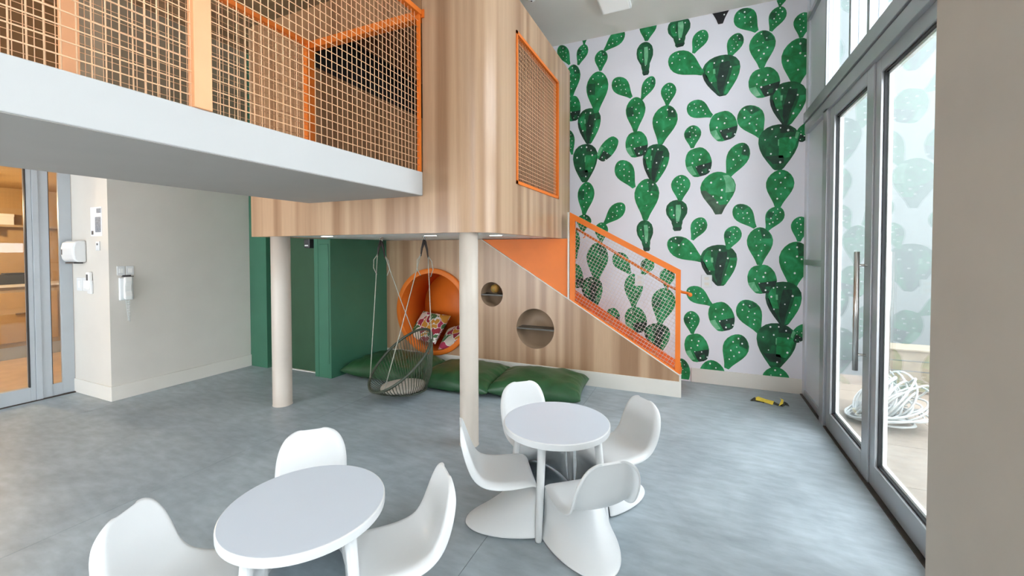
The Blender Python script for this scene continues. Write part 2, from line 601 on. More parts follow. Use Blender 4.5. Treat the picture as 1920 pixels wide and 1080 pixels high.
def mat_pad(name, c0, c1, c2):
    m, nt, b = new_mat(name)
    N, L = nt.nodes, nt.links
    tc = N.new('ShaderNodeTexCoord')
    n1 = N.new('ShaderNodeTexNoise')
    n1.inputs['Scale'].default_value = 7
    n1.inputs['Detail'].default_value = 8
    n1.inputs['Distortion'].default_value = 0.8
    L.new(tc.outputs['Object'], n1.inputs['Vector'])
    r = N.new('ShaderNodeValToRGB')
    r.color_ramp.elements[0].position = 0.3
    r.color_ramp.elements[1].position = 0.72
    r.color_ramp.elements[0].color = c0 + (1,)
    r.color_ramp.elements[1].color = c2 + (1,)
    e = r.color_ramp.elements.new(0.5)
    e.color = c1 + (1,)
    L.new(n1.outputs['Fac'], r.inputs[0])
    L.new(r.outputs[0], b.inputs['Base Color'])
    b.inputs['Roughness'].default_value = 0.6
    return m


MP = [mat_pad('print_green', (0.002, 0.12, 0.026), (0.003, 0.215, 0.056), (0.025, 0.34, 0.125)),
      mat_pad('print_dark_green', (0.001, 0.045, 0.014), (0.002, 0.085, 0.028), (0.006, 0.17, 0.055)),
      mat_pad('print_black_green', (0.002, 0.014, 0.009), (0.004, 0.028, 0.016), (0.01, 0.06, 0.03)),
      mat_pad('print_light_green', (0.08, 0.34, 0.15), (0.13, 0.44, 0.22), (0.28, 0.58, 0.36)),
      mat('print_white', (0.86, 0.88, 0.86), 0.6, 0.01),
      mat_pad('print_olive', (0.03, 0.06, 0.035), (0.05, 0.10, 0.06), (0.08, 0.16, 0.09)),
      mat_pad('print_near_black', (0.004, 0.003, 0.005), (0.006, 0.005, 0.007), (0.012, 0.008, 0.012))]
pm = MB()


def clampx(x):
    return max(-2.3, min(XG - 0.006, x))


def flat_poly(pts, y, mi):
    pts = [(clampx(x), min(ZC - 0.003, max(0.02, z))) for x, z in pts]
    pm.add([(x, y, z) for x, z in pts], [list(range(len(pts)))], mi)


def strip(a, b, w, prof, s0, s1, t0, t1, y, mi):
    """region of a pad between stations s0..s1 and across t0..t1 (in -1..1)"""
    ax = Vector((b[0] - a[0], b[1] - a[1]))
    L = ax.length
    ax.normalize()
    nx = Vector((-ax.y, ax.x))

    def wid(s):
        for i in range(len(prof) - 1):
            if prof[i][0] <= s <= prof[i + 1][0]:
                q = (s - prof[i][0]) / (prof[i + 1][0] - prof[i][0])
                return prof[i][1] + q * (prof[i + 1][1] - prof[i][1])
        return prof[-1][1]
    n = 14
    lo, hi = [], []
    for i in range(n + 1):
        s = s0 + (s1 - s0) * i / n
        c = Vector(a) + ax * (L * s)
        q = i / n
        ta = t0(q) if callable(t0) else t0
        tb = t1(q) if callable(t1) else t1
        lo.append(tuple(c + nx * (w * wid(s) * ta)))
        hi.append(tuple(c + nx * (w * wid(s) * tb)))
    for i in range(n):
        flat_poly([lo[i], lo[i + 1], hi[i + 1], hi[i]], y, mi)


def dot(a, b, w, s, t, r, y):
    ax = Vector((b[0] - a[0], b[1] - a[1]))
    L = ax.length
    ax.normalize()
    nx = Vector((-ax.y, ax.x))
    c = Vector(a) + ax * (L * s) + nx * (w * t)
    if c.x > XG - 0.03 or c.y < 0.05 or c.y > ZC - 0.05:
        return
    pm.add([(c.x + r * math.cos(k * PI / 4), y, c.y + r * 1.15 * math.sin(k * PI / 4)) for k in range(8)], [list(range(8))], 4)


rnd = random.Random(3)
y1, y2, y3 = YC - 0.0012, YC - 0.002, YC - 0.0028
for idx, line in enumerate(PADS.split('\n')):
    k, *nn = line.split()
    ax_, az_, bx_, bz_, w = map(float, nn)
    a, b = (ax_, az_), (bx_, bz_)
    yy = y1 - 0.00002 * (idx % 30)
    pr = pad_profile(k)
    base_mi = {'A': 0, 'B': 1, 'C': 0, 'D': 1, 'E': 1, 'K': 6, 'G': 0}[k]
    n = 40
    ax = Vector((b[0] - a[0], b[1] - a[1]))
    L = ax.length
    # every row of the pad a pair of quads, wobbled like a brush edge
    strip(a, b, w, pr, 0.0, 0.06, -1, 1, yy, base_mi)
    strip(a, b, w, pr, 0.06, 0.5, -1, 1, yy, base_mi)
    strip(a, b, w, pr, 0.5, 1.0, -1, 1, yy, base_mi)
    y2_ = y2 - 0.00002 * (idx % 30)
    y3_ = y3 - 0.00002 * (idx % 30)
    # sign of the across direction that points to the right of the wall
    rs = 1 if -(ax.y) > 0 else -1
    if k == 'B':
        strip(a, b, w, pr, 0.12, 0.62, lambda q: -rs * (0.72 + 0.12 * math.sin(PI * q)), lambda q: -rs * (0.30 + 0.15 * (1 - q)), y2_, 0)
        strip(a, b, w, pr, 0.38, 1.0, -rs * 1.0, lambda q: -rs * (0.80 - 0.25 * q), y2_, 2)
        strip(a, b, w, pr, 0.18, 1.0, lambda q: rs * (0.0 - 0.55 * q), lambda q: rs * (0.55 - 0.5 * q), y2_, 2)
        strip(a, b, w, pr, 0.34, 0.97, lambda q: rs * (0.62 - 0.35 * q), rs * 0.99, y2_, 0)
        strip(a, b, w, pr, 0.30, 0.42, -rs * 0.42, -rs * 0.30, y3_, 3)
        ds = [(.14, -.35), (.13, .12), (.34, .55), (.36, -.72), (.50, .08), (.62, -.58), (.72, .35), (.55, .72)]
    elif k == 'E':
        strip(a, b, w, pr, 0.3, 0.74, rs * 0.02, lambda q: rs * (0.9 - 0.1 * q), y2_, 0)
        strip(a, b, w, pr, 0.0, 0.2, rs * 0.1, rs * 0.85, y2_, 2)
        strip(a, b, w, pr, 0.68, 0.86, lambda q: -rs * (0.9 - .3 * q), lambda q: rs * (0.3 + .3 * q), y2_, 2)
        strip(a, b, w, pr, 0.33, 0.47, -rs * 0.03, rs * 0.03, y3_, 3)
        ds = [(.1, -.35), (.09, .1), (.16, .5), (.33, -.72), (.28, -.15), (.32, .62), (.62, -.4), (.62, .62), (.84, .1)]
    elif k == 'C':
        strip(a, b, w, pr, 0.62, 1.0, lambda q: rs * (-.35 + .1 * q), rs * 0.97, y2_, 2)
        strip(a, b, w, pr, 0.78, 0.93, rs * 0.15, rs * 0.6, y3_, 1)
        strip(a, b, w, pr, 0.56, 0.9, -rs * 0.99, lambda q: -rs * (0.55 - .05 * q), y2_, 3)
        ds = [(.2, -.25), (.28, .35), (.48, -.5), (.42, .15), (.64, -.25), (.66, .35), (.88, .1), (.86, .72)]
    elif k == 'D':
        strip(a, b, w, pr, 0.16, 0.7, lambda q: rs * (-0.05 - .1 * q), lambda q: rs * (0.42 - .05 * q), y2_, 3)
        strip(a, b, w, pr, 0.2, 0.6, -rs * 0.75, -rs * 0.3, y2_, 0)
        strip(a, b, w, pr, 0.88, 1.0, -rs * 0.8, rs * 0.8, y2_, 2)
        ds = [(.3, -.5), (.5, -.3), (.72, 0), (.25, .6)]
    elif k == 'G':
        strip(a, b, w, pr, 0.42, 1.0, -rs * 1.0, lambda q: -rs * (.7 - 1.3 * q), y2_, 5)
        strip(a, b, w, pr, 0.78, 1.0, -rs * 1.0, rs * 0.99, y2_ - 0.0001, 5)
        strip(a, b, w, pr, 0.1, 0.5, rs * 0.45, lambda q: rs * 0.95, y2_, 3)
        ds = [(.25, -.4), (.2, .2), (.42, .25), (.55, -.3), (.62, .2), (.72, -.05), (.7, .55)]
    elif k == 'K':
        ds = [(.8, .3)]
    else:
        if L > 0.55:
            ds = [(.10, .05), (.17, -.45), (.15, .5), (.38, .42), (.45, -.65), (.66, 0.05), (.3, .1)]
        else:
            ds = [(.1, -.1), (.2, .35), (.27, -.4), (.34, .05), (.46, .42), (.5, -.28), (.62, .15), (.74, -.1)]
        if idx % 3 == 0:
            strip(a, b, w, pr, 0.02, 0.30, lambda q: rs * (.2 * q), rs * 0.9, y2_, 1)
        elif idx % 3 == 1:
            strip(a, b, w, pr, 0.62, 1.0, -0.96, 0.96, y2_, 0)
            strip(a, b, w, pr, 0.28, 0.55, -rs * .2, -rs * .92, y2_, 1)
    r0 = min(0.0125, 0.045 * w + 0.0035)
    for s, t in ds:
        dot(a, b, w, s + rnd.uniform(-.02, .02), rs * t * 0.92, r0 * rnd.uniform(0.6, 1.1), y3_ - 0.0006)
pm.build('cactus_print', MP, wall_back, fix=False)


# ------------------------------------------------------------------ glazed front on the right
gw = bpy.data.objects.new('window_1', None)
COL.objects.link(gw)
gw.location = (XG, 4.8, 0)
tag(gw, 'tall grey aluminium glazing frame with transom beside the cactus wall', 'window frame', kind='structure')


def gpart(name, mb, m, bevel=0.0):
    return place(mb.build(name, m, bevel=bevel), gw)


X0, X1 = XG - 0.02, XG + 0.10
gpart('floor_track', MB().box(XG - 0.045, XG + 0.12, 2.813, YC, -0.01, 0.012), M['track'])
gpart('transom', MB().box(X0 - 0.03, X1, 2.813, 6.60, 3.47, 3.60).box(X0 - 0.045, X1, 2.813, 6.60, 3.61, 3.74).box(X0 - 0.01, X1, 2.813, 6.60, 3.59, 3.62), M['alu'], 0.004)
gpart('post', MB().box(X0, X1, 6.58, YC, 0, ZC), M['alu_panel'])
gpart('post', MB().box(X0 - 0.03, X1, 5.56, 5.72, 0, 3.5), M['alu'], 0.004)
gpart('sill', MB().box(X0, X1, 5.70, 6.60, 0.012, 0.09), M['alu'], 0.003)
gpart('mullion', MB().box(X0 - 0.02, X1, 5.70, 6.60, 1.755, 1.825), M['alu'], 0.003)
gpart('mullion', MB().box(X0 - 0.02, X1, 5.76, 6.60, 4.93, 5.00), M['alu'], 0.003)
gpart('panel', MB().box(XG, XG + 0.03, 5.70, 6.60, 0.09, 1.755), M['alu_panel'])
gpart('panel', MB().box(XG, XG + 0.03, 5.70, 6.60, 1.825, 3.47), M['alu_panel'])
gpart('panel', MB().box(XG, XG + 0.03, 5.76, 6.60, 3.74, 4.93), M['alu_panel'])
gpart('panel', MB().box(XG, XG + 0.03, 5.76, 6.60, 5.00, ZC), M['alu_panel'])
for yy, w in ((5.79, 0.05), (4.97, 0.05), (4.50, 0.06), (3.2, 0.06)):
    gpart('mullion', MB().box(X0, X1, yy - w / 2, yy + w / 2, 3.74, ZC), M['alu'])
for a, b in ((4.995, 5.765), (4.53, 4.945), (3.23, 4.47), (2.82, 3.17)):
    gpart('pane', MB().box(XG + 0.035, XG + 0.045, a, b, 3.74, ZC), M['glass_tint'])


def glass_door(name, label, ya, yb, stile_a, stile_b, xo, handle):
    """leaf between ya (near) and yb (far)"""
    d = thing(name, label, 'door', (XG + xo, (ya + yb) / 2, 0), 0)
    d['kind'] = 'structure'
    x0, x1 = XG - 0.025 + xo, XG + 0.045 + xo
    zt = 3.47

    def part(n, mb, m, bev=0.0):
        return place(mb.build(n, m, bevel=bev), d)
    part('stile', MB().box(x0, x1, ya, ya + stile_a, 0.015, zt), M['alu'], 0.004)
    part('stile', MB().box(x0, x1, yb - stile_b, yb, 0.015, zt), M['alu'], 0.004)
    part('bottom_rail', MB().box(x0, x1, ya + stile_a, yb - stile_b, 0.015, 0.20), M['alu'], 0.004)
    part('top_rail', MB().box(x0, x1, ya + stile_a, yb - stile_b, 3.36, zt), M['alu'], 0.004)
    g = 0.014
    a, b = ya + stile_a, yb - stile_b
    ga = MB()
    for (p, q, r, s) in ((a, a + g, 0.20, 3.36), (b - g, b, 0.20, 3.36), (a, b, 0.20, 0.20 + g), (a, b, 3.36 - g, 3.36)):
        ga.box(XG - 0.004 + xo, XG + 0.018 + xo, p, q, r, s)
    part('gasket', ga, M['gasket'])
    be = MB()
    for (p, q, r, s) in ((a, a + 0.03, 0.20, 3.36), (b - 0.03, b, 0.20, 3.36), (a, b, 0.20, 0.235), (a, b, 3.325, 3.36)):
        be.box(XG + 0.02 + xo, XG + 0.045 + xo, p, q, r, s)
    part('glazing_bead', be, M['white'])  # white colour puts the sunlight on the bead into its paint
    part('pane', MB().box(XG + 0.008 + xo, XG + 0.016 + xo, a, b, 0.20, 3.36), M['glass'])
    if handle:
        for sgn in (-1, 1):
            hx = XG + 0.01 + xo + sgn * 0.105
            h = part('pull_handle', MB().tube([(hx, handle, 0.925), (hx, handle, 1.935)], 0.02, 16), M['steel'])
            for z in (1.06, 1.82):
                s = MB().tube([(hx, handle, z), (XG + 0.01 + xo, handle, z)], 0.011, 10).build('standoff', M['steel'])
                s.parent = h
    return d


glass_door('door_1', 'glass door leaf with steel pull handle next to the grey post', 4.33, 5.545, 0.15, 0.14, 0.0, 4.41)
glass_door('door_2', 'glass door leaf half hidden by the taupe wall edge', 2.83, 4.325, 0.10, 0.10, 0.012, None)

w2 = bpy.data.objects.new('window_2', None)
COL.objects.link(w2)
w2.location = (XG, -0.6, 0)
tag(w2, 'grey aluminium glazing beyond the taupe wall edge, beside the viewer', 'window frame', kind='structure')
for yy in (-2.97, -1.43, 0.13):
    place(MB().box(X0, X1, yy - 0.03, yy + 0.03, 0, ZC).build('mullion', M['alu']), w2)
place(MB().box(X0, X1, -3.0, 0.16, 3.5, 3.7).build('transom', M['alu']), w2)
place(MB().box(X0, X1, -3.0, 0.16, 0, 0.15).build('sill', M['alu']), w2)
for a in (-2.94, -1.40):
    place(MB().box(XG + 0.035, XG + 0.045, a, a + 1.48, 0.15, 3.5).build('pane', M['glass']), w2)
    place(MB().box(XG + 0.035, XG + 0.045, a, a + 1.48, 3.7, ZC).build('pane', M['glass']), w2)

# outside: paving, garden wall, crate, cable
pav = struct(MB().box(1.46, 9.0, -2.0, 12.0, -0.12, -0.022).build('floor_outside', M['joint']), 'sand coloured paving outside the glass doors', 'paving')
tile = None
for i in range(4):
    for j in range(6):
        x0, y0 = 1.46 + i * 0.92, 2.6 + j * 0.92
        if tile is None:
            tile = MB().box(0, 0.914, 0, 0.914, 0, 0.016).build('paving_tile', M['outside_tile'], pav, bevel=0.002)
            tl = tile
        else:
            tl = tile.copy()
            COL.objects.link(tl)
        tl.location = (x0, y0, -0.03)
struct(MB().box(5.6, 5.8, -2.0, 12.0, -0.1, 1.9).build('wall_outside', M['outside_wall']), 'white garden wall seen through the glass', 'wall')
struct(MB().box(1.46, 5.6, 9.2, 9.4, -0.1, 11.0).build('wall_garden_end', M['outside_wall']), 'white wall closing the outside passage', 'wall')
cr = thing('wooden_crate', 'pale wooden crate standing outside beyond the cable heap', 'crate', (2.85, 7.6, -0.014))
for i in range(4):
    MB().box(-0.5, 0.5, -0.22, -0.20, 0.03 + i * 0.14, 0.155 + i * 0.14).build('board', M['straw'], cr)
    MB().box(-0.5, -0.48, -0.20, 0.2, 0.03 + i * 0.14, 0.155 + i * 0.14).build('board', M['straw'], cr)
for px, py in ((-0.47, -0.19), (0.47, -0.19), (-0.47, 0.19), (0.47, 0.19)):
    MB().box(px - 0.03, px + 0.03, py - 0.03, py + 0.03, 0, 0.58).build('post', M['straw'], cr)
MB().box(-0.52, 0.52, -0.24, 0.22, 0.58, 0.60).build('lid', M['straw'], cr)

cb = MB()
rc = random.Random(11)
path = []
loops = []
for k in range(38):
    ra = rc.uniform(0.20, 0.34)
    loops.append((1.98 + rc.uniform(-0.16, 0.14), 6.0 + rc.uniform(-0.14, 0.14), ra, math.radians(rc.choice((rc.uniform(3, 25), rc.uniform(20, 60), rc.uniform(50, 82)))),
                  rc.uniform(-0.9, 0.6), rc.uniform(0.0, 0.05)))
for k in range(len(loops) - 1):
    A_, B_ = loops[k], loops[k + 1]
    for i in range(26):
        q = i / 26
        cx, cy, ra, ti, az, zb = [A_[m] + (B_[m] - A_[m]) * (q * q * (3 - 2 * q)) for m in range(6)]
        th = 2 * PI * q
        u, v = ra * math.cos(th), ra * math.sin(th)
        # circle tilted about its low edge, then turned about the vertical
        xx, zz = u * math.cos(ti), (u + ra) * math.sin(ti)
        path.append((cx + xx * math.cos(az) - v * math.sin(az), cy + xx * math.sin(az) + v * math.cos(az), zb + zz))
cb.tube([(max(p[0], 1.50), p[1], p[2]) for p in path], 0.011, 6)
tag(cb.build('cable_coil', M['cable']), 'tangled heap of white cable outside behind the glass door', 'cable')

# ------------------------------------------------------------------ sliding door and room on the left
d3 = thing('door_3', 'pale grey aluminium sliding door with glass on the left', 'door', (XD, 2.0, 0))
d3['kind'] = 'structure'


def lp(name, mb, m, bev=0.0):
    return place(mb.build(name, m, bevel=bev), d3)


ZD = 3.05
lp('stile', MB().box(XD - 0.03, XD + 0.005, 2.675, 2.803, 0.012, ZD), M['alu_pale'], 0.003)
lp('stile', MB().box(XD - 0.03, XD + 0.015, 2.482, 2.577, 0.012, ZD), M['alu_pale'], 0.003)
lp('bottom_rail', MB().box(XD - 0.03, XD + 0.01, 2.577, 2.675, 0.012, 0.17), M['alu_pale'], 0.003)
lp('stile', MB().box(XD - 0.06, XD + 0.03, 2.37, 2.42, 0.012, ZD), M['alu_pale'], 0.003)
lp('stile', MB().box(XD - 0.05, XD + 0.035, 2.422, 2.48, 0.012, ZD), M['alu_pale'], 0.003)
lp('bottom_rail', MB().box(XD - 0.05, XD + 0.03, 0.5, 2.37, 0.012, 0.19), M['alu_pale'], 0.003)
lp('stile', MB().box(XD - 0.05, XD + 0.03, 0.35, 0.5, 0.012, ZD), M['alu_pale'], 0.003)
lp('pane', MB().box(XD - 0.012, XD - 0.004, 2.577, 2.675, 0.17, ZD), M['glass'])
lp('pane', MB().box(XD - 0.012, XD - 0.004, 0.5, 2.37, 0.19, ZD), M['glass'])
lp('gasket', MB().box(XD - 0.01, XD + 0.032, 2.362, 2.372, 0.19, ZD).box(XD - 0.01, XD + 0.016, 2.577, 2.582, 0.17, ZD), M['gasket'])
lp('floor_track', MB().box(XD - 0.06, XD + 0.045, 0.35, 2.803, 0.0, 0.012), M['track'])

wr = struct(MB().box(-12.2, -12.0, -1.0, 6.2, 0, 3.3).build('wall_far_room', M['warm_wall']), 'ochre wall of the room behind the sliding door', 'wall')
MB().box(-12.0, XD - 0.16, 6.0, 6.2, 0, 3.3).build('end_face', M['warm_wall'], wr)
MB().box(-12.0, XD - 0.16, -1.0, -0.8, 0, 3.3).build('end_face', M['warm_wall'], wr)
MB().box(XD - 0.16, XL - 0.2, YA + 0.2, 6.2, 0, 3.3).build('inner_face', M['warm_wall'], wr)
struct(MB().box(-12.0, XD - 0.06, -0.8, 6.0, -0.1, -0.002).build('floor_far_room', M['warm_floor']), 'tan tiled floor behind the sliding door', 'floor')
struct(MB().box(-12.0, XD - 0.16, -0.8, 6.0, 3.15, 3.3).build('ceiling_far_room', M['warm_wall']), 'ochre ceiling behind the sliding door', 'ceiling')
cab = thing('kitchen_cabinet', 'tan low cabinet with grey plinth behind the sliding door', 'cabinet', (-11.6, 3.0, 0))
MB().box(-0.35, 0.35, -1.6, 2.4, 0.0, 0.22).build('plinth', M['alu_pale'], cab)
MB().box(-0.35, 0.36, -1.6, 2.4, 0.22, 1.30).build('body', M['warm_unit'], cab)
for k in range(5):
    y0 = -1.55 + k * 0.79
    dr = MB().box(0.36, 0.385, y0, y0 + 0.75, 0.30, 1.20).build('cabinet_door', M['warm_wall'], cab, bevel=0.006)
    MB().box(0.385, 0.41, y0 + 0.2, y0 + 0.55, 0.80, 0.83).build('handle', M['steel'], dr)
MB().box(-0.36, 0.40, -1.62, 2.42, 1.30, 1.34).build('worktop', M['skirting'], cab)
sh = thing('wall_shelf', 'brown shelf high on the ochre wall behind the sliding door', 'shelf', (-11.85, 3.0, 2.42))
MB().box(-0.15, 0.15, -1.6, 2.4, -0.02, 0.02).build('board', M['warm_unit'], sh)
for y in (-1.2, 0.2, 1.8):
    MB().box(-0.15, 0.1, y - 0.02, y + 0.02, -0.14, -0.02).build('bracket', M['warm_unit'], sh)
for k, (y, w, h, mm, lb) in enumerate(((2.35, 0.34, 0.34, 'white', 'white box on the high shelf, biggest of the three'), (2.85, 0.20, 0.18, 'darkgrey', 'small dark box between two white boxes on the high shelf'),
                                        (3.30, 0.22, 0.20, 'white', 'small white box on the high shelf nearest the door stile'))):
    tag(MB().box(-11.97, -11.78, y - w / 2, y + w / 2, 2.441, 2.441 + h).box(-11.975, -11.775, y - w / 2 - 0.006, y + w / 2 + 0.006, 2.441 + h - 0.05, 2.441 + h + 0.008).build('storage_box', M[mm], bevel=0.008), lb, 'box')
tag(MB().box(-11.75, -11.45, 3.1, 3.55, 1.341, 1.52).box(-11.70, -11.50, 3.2, 3.45, 1.52, 1.545).build('appliance', M['darkgrey'], bevel=0.02),
    'small black appliance on the tan cabinet behind the sliding door', 'appliance')
lm = thing('pendant_lamp', 'warm pendant lamp hanging behind the sliding door', 'lamp', (-10.2, 2.2, 3.15))
MB().tube([(0, 0, 0), (0, 0, -0.25)], 0.008).build('cord', M['darkgrey'], lm)
MB().lathe([(0.05, -0.25), (0.16, -0.42), (0.15, -0.42), (0.04, -0.26)]).build('shade', M['white'], lm)
MB().lathe([(0.0, -0.30), (0.05, -0.34), (0.06, -0.38), (0.04, -0.42), (0.0, -0.435)]).build('bulb', M['bulb'], lm)
pl = bpy.data.lights.new('pendant_light', 'POINT')
pl.energy = 36
pl.color = (1.0, 0.72, 0.42)
pl.shadow_soft_size = 0.08
plo = bpy.data.objects.new('pendant_light', pl)
COL.objects.link(plo)
plo.parent = lm
plo.location = (0, 0, -0.5)

# ------------------------------------------------------------------ things on the left walls
# paper towel dispenser
td = thing('towel_dispenser', 'white rounded paper towel dispenser beside the sliding door', 'dispenser', (-7.64, YA, 1.80))
b = MB()
prof = [(0, 0), (-0.09, 0.0), (-0.125, 0.03), (-0.14, 0.10), (-0.14, 0.19), (-0.12, 0.26), (-0.08, 0.29), (0, 0.29)]
b.prism([(p[0], p[1]) for p in prof], 'x', -0.17, 0.17)
b.build('body', M['plastic'], td, bevel=0.02)
MB().box(-0.12, 0.12, -0.11, -0.02, -0.018, 0.0).build('paper_slot', M['darkgrey'], td)
MB().box(-0.13, -0.115, -0.144, -0.13, 0.10, 0.17).build('window', M['darkgrey'], td)
# poster
po = thing('poster', 'small white notice with dark blue picture on the beige return', 'poster', (-7.20, YA, 2.335))
MB().box(-0.14, 0.14, -0.004, 0, -0.19, 0.19).build('sheet', M['paper'], po)
MB().box(-0.02, 0.12, -0.006, -0.004, -0.14, 0.06).build('picture', M['ink'], po)
MB().box(0.02, 0.13, -0.006, -0.004, 0.11, 0.17).build('picture', M['ink'], po)
MB().box(-0.12, -0.07, -0.006, -0.004, -0.17, -0.12).build('emblem', M['darkgrey'], po)
# switches
pt = thing('thermostat', 'tiny white wall plate under the notice', 'wall plate', (-7.16, YA, 2.015))
MB().box(-0.045, 0.045, -0.012, 0, -0.06, 0.06).build('plate', M['plastic'], pt, bevel=0.004)
MB().box(-0.012, 0.012, -0.016, -0.012, 0.01, 0.035).build('sensor', M['darkgrey'], pt)
for i, (x, lb) in enumerate(((-7.66, 'white light switch plate nearest the sliding door frame'), (-7.50, 'white light switch plate touching the wall remote holder'))):
    sw = thing('light_switch', lb, 'light switch', (x, YA, 1.50), group='switches below the dispenser')
    MB().box(-0.075, 0.075, -0.012, 0, -0.09, 0.09).build('plate', M['plastic'], sw, bevel=0.004)
    MB().box(-0.03, 0.03, -0.018, -0.012, -0.05, 0.05).build('rocker', M['white'], sw, bevel=0.003)
rm = thing('wall_remote', 'slim white remote control in a holder beside the switches', 'remote control', (-7.36, YA, 1.50))
MB().box(-0.05, 0.05, -0.03, 0, -0.12, 0.06).build('holder', M['plastic'], rm, bevel=0.01)
MB().box(-0.04, 0.04, -0.045, -0.005, -0.06, 0.17).build('remote', M['white'], rm, bevel=0.008)
MB().box(-0.02, 0.02, -0.048, -0.045, 0.06, 0.14).build('screen', M['darkgrey'], rm)
# intercom phone on the left wall
ph = thing('intercom_phone', 'white wall intercom phone with coiled cord on the beige wall', 'phone', (XL, 2.97, 1.30))
MB().box(0, 0.035, -0.075, 0.075, 0.0, 0.30).build('base_plate', M['plastic'], ph, bevel=0.012)
hb = MB()
pp = [(0.035, 0.03), (0.075, 0.01), (0.085, 0.06), (0.07, 0.12), (0.07, 0.19), (0.088, 0.25), (0.08, 0.31), (0.04, 0.30)]
hb.prism([(q[0], q[1]) for q in pp], 'y', -0.04, 0.045)
hb.build('handset', M['white'], ph, bevel=0.012)
cpath = [(0.05 + 0.014 * math.cos(t * 0.9), 0.01 + 0.014 * math.sin(t * 0.9), 0.0 - 0.27 * t / 90) for t in range(0, 91)]
MB().tube(cpath, 0.0035, 5).build('coiled_cord', M['plastic'], ph)
MB().tube([(0.05, 0.016, -0.27), (0.05, 0.02, -0.29), (0.045, 0.0, -0.2), (0.03, -0.01, 0.0)], 0.0035, 5).build('cord_end', M['plastic'], ph)
for i, (y, lb) in enumerate(((2.925, 'white socket plate above the intercom phone, nearer the wall corner'), (3.02, 'white socket plate above the intercom phone, further from the corner'))):
    so = thing('wall_socket', lb, 'socket', (XL, y, 1.69))
    MB().box(0, 0.012, -0.042, 0.042, -0.06, 0.06).build('plate', M['plastic'], so, bevel=0.004)
    MB().box(0.012, 0.016, -0.022, 0.022, -0.03, 0.03).build('insert', M['white'], so, bevel=0.002)
tag(MB().box(XL, XL + 0.03, 2.94, 3.02, 1.615, 1.632).box(XL, XL + 0.012, 2.93, 3.06, 1.606, 1.614).build('phone_bracket', M['darkgrey']), 'black strip between the sockets and the intercom phone', 'bracket')
# sockets on the cactus wall
for x, z, lb in ((0.141, 1.498, 'white double socket on the wallpaper right of the stair railing'), (-0.80, 1.488, 'white socket on the wallpaper seen through the stair railing')):
    so = thing('wall_socket', lb, 'socket', (x, YC, z))
    MB().box(-0.07, 0.07, -0.012, 0, -0.09, 0.09).build('plate', M['plastic'], so, bevel=0.004)
    MB().box(-0.03, 0.03, -0.015, -0.012, 0.02, 0.06).build('insert', M['skirting'], so)
    MB().box(-0.03, 0.03, -0.015, -0.012, -0.06, -0.02).build('insert', M['skirting'], so)

# ------------------------------------------------------------------ green walls under the loft
XGC = -5.065
gwall = struct(MB().box(-6.50, XL, YB, YB + 0.12, 0, ZC).build('wall_green', M['green']), 'dark green wall with a door under the loft', 'wall')
MB().box(-5.32, XGC, YB, YB + 0.16, 0, ZC).build('pier', M['green'], gwall)
MB().box(XGC - 0.15, XGC, YB + 0.16, YS + 0.1, 0, ZB + 0.4).build('side_face', M['green'], gwall)
MB().box(-6.50, -5.32, YB, YB + 0.16, 2.30, ZC).build('lintel', M['green'], gwall)
MB().box(-5.40, -5.3205, YB - 0.004, YB + 0.135, 0, 2.299).build('jamb', M['green'], gwall)
MB().box(-5.285, -5.10, YB - 0.012, YB, 0.22, 2.05).build('raised_panel', M['green'], gwall, bevel=0.01)
d4 = thing('door_4', 'dark green flush door behind the thinner white column', 'door', (-5.9, YB + 0.16, 0))
d4['kind'] = 'structure'
MB().box(-0.60, 0.52, -0.02, 0.03, 0.015, 2.3).build('leaf', M['green_dark'], d4)
MB().box(-0.60, 0.52, -0.05, 0.0, 0.0, 0.014).build('threshold', M['skirting'], d4)
ex = thing('emergency_light', 'small dark emergency light on the green door lintel', 'light', (-5.55, YB + 0.02, 2.06))
MB().box(-0.06, 0.06, -0.03, 0.1, -0.07, 0.07).build('housing', M['darkgrey'], ex, bevel=0.01)
MB().box(-0.035, 0.035, -0.034, -0.03, -0.04, -0.02).build('lens', M['white'], ex)

# ------------------------------------------------------------------ loft
loft = thing('loft', 'striped wood loft box on columns with rounded corner', 'loft', (-3.4, 4.9, ZB))


def lo(name, mb, m, bev=0.0, **kw):
    return place(mb.build(name, m, bevel=bev, **kw), loft)


RC = 0.34
path = [(x, YF) for x in (-5.126, -4.7, X2, -3.4, XS, XR - RC)]
path += [(XR - RC + RC * math.sin(t), YF + RC - RC * math.cos(t)) for t in [PI / 2 * i / 14 for i in range(1, 15)]]
path += [(XR, y) for y in (4.24, 5.0, 5.775, YR)]
zs = [ZB, Z1, 2.687, Z2, ZRAIL, 4.36, ZT]
vs, fs = [], []
for (x, y) in path:
    for z in zs:
        vs.append((x, y, z))
nz = len(zs)
for i in range(len(path) - 1):
    for j in range(nz - 1):
        xm = (path[i][0] + path[i + 1][0]) / 2
        ym = (path[i][1] + path[i + 1][1]) / 2
        zm = (zs[j] + zs[j + 1]) / 2
        if ym < YF + 0.001 and X2 < xm < XS and Z2 < zm < ZRAIL:
            continue
        if xm > XR - 0.001 and 4.24 < ym < 5.775 and 2.687 < zm < 4.36:
            continue
        fs.append((i * nz + j, (i + 1) * nz + j, (i + 1) * nz + j + 1, i * nz + j + 1))
sh_ = MB().add(vs, fs, 0, True)
shell = lo('wood_shell', sh_, M['wood'], fix=False)
so_ = shell.modifiers.new('solid', 'SOLIDIFY')
so_.thickness = 0.05
so_.offset = -1
es = shell.modifiers.new('split', 'EDGE_SPLIT')
es.split_angle = math.radians(40)


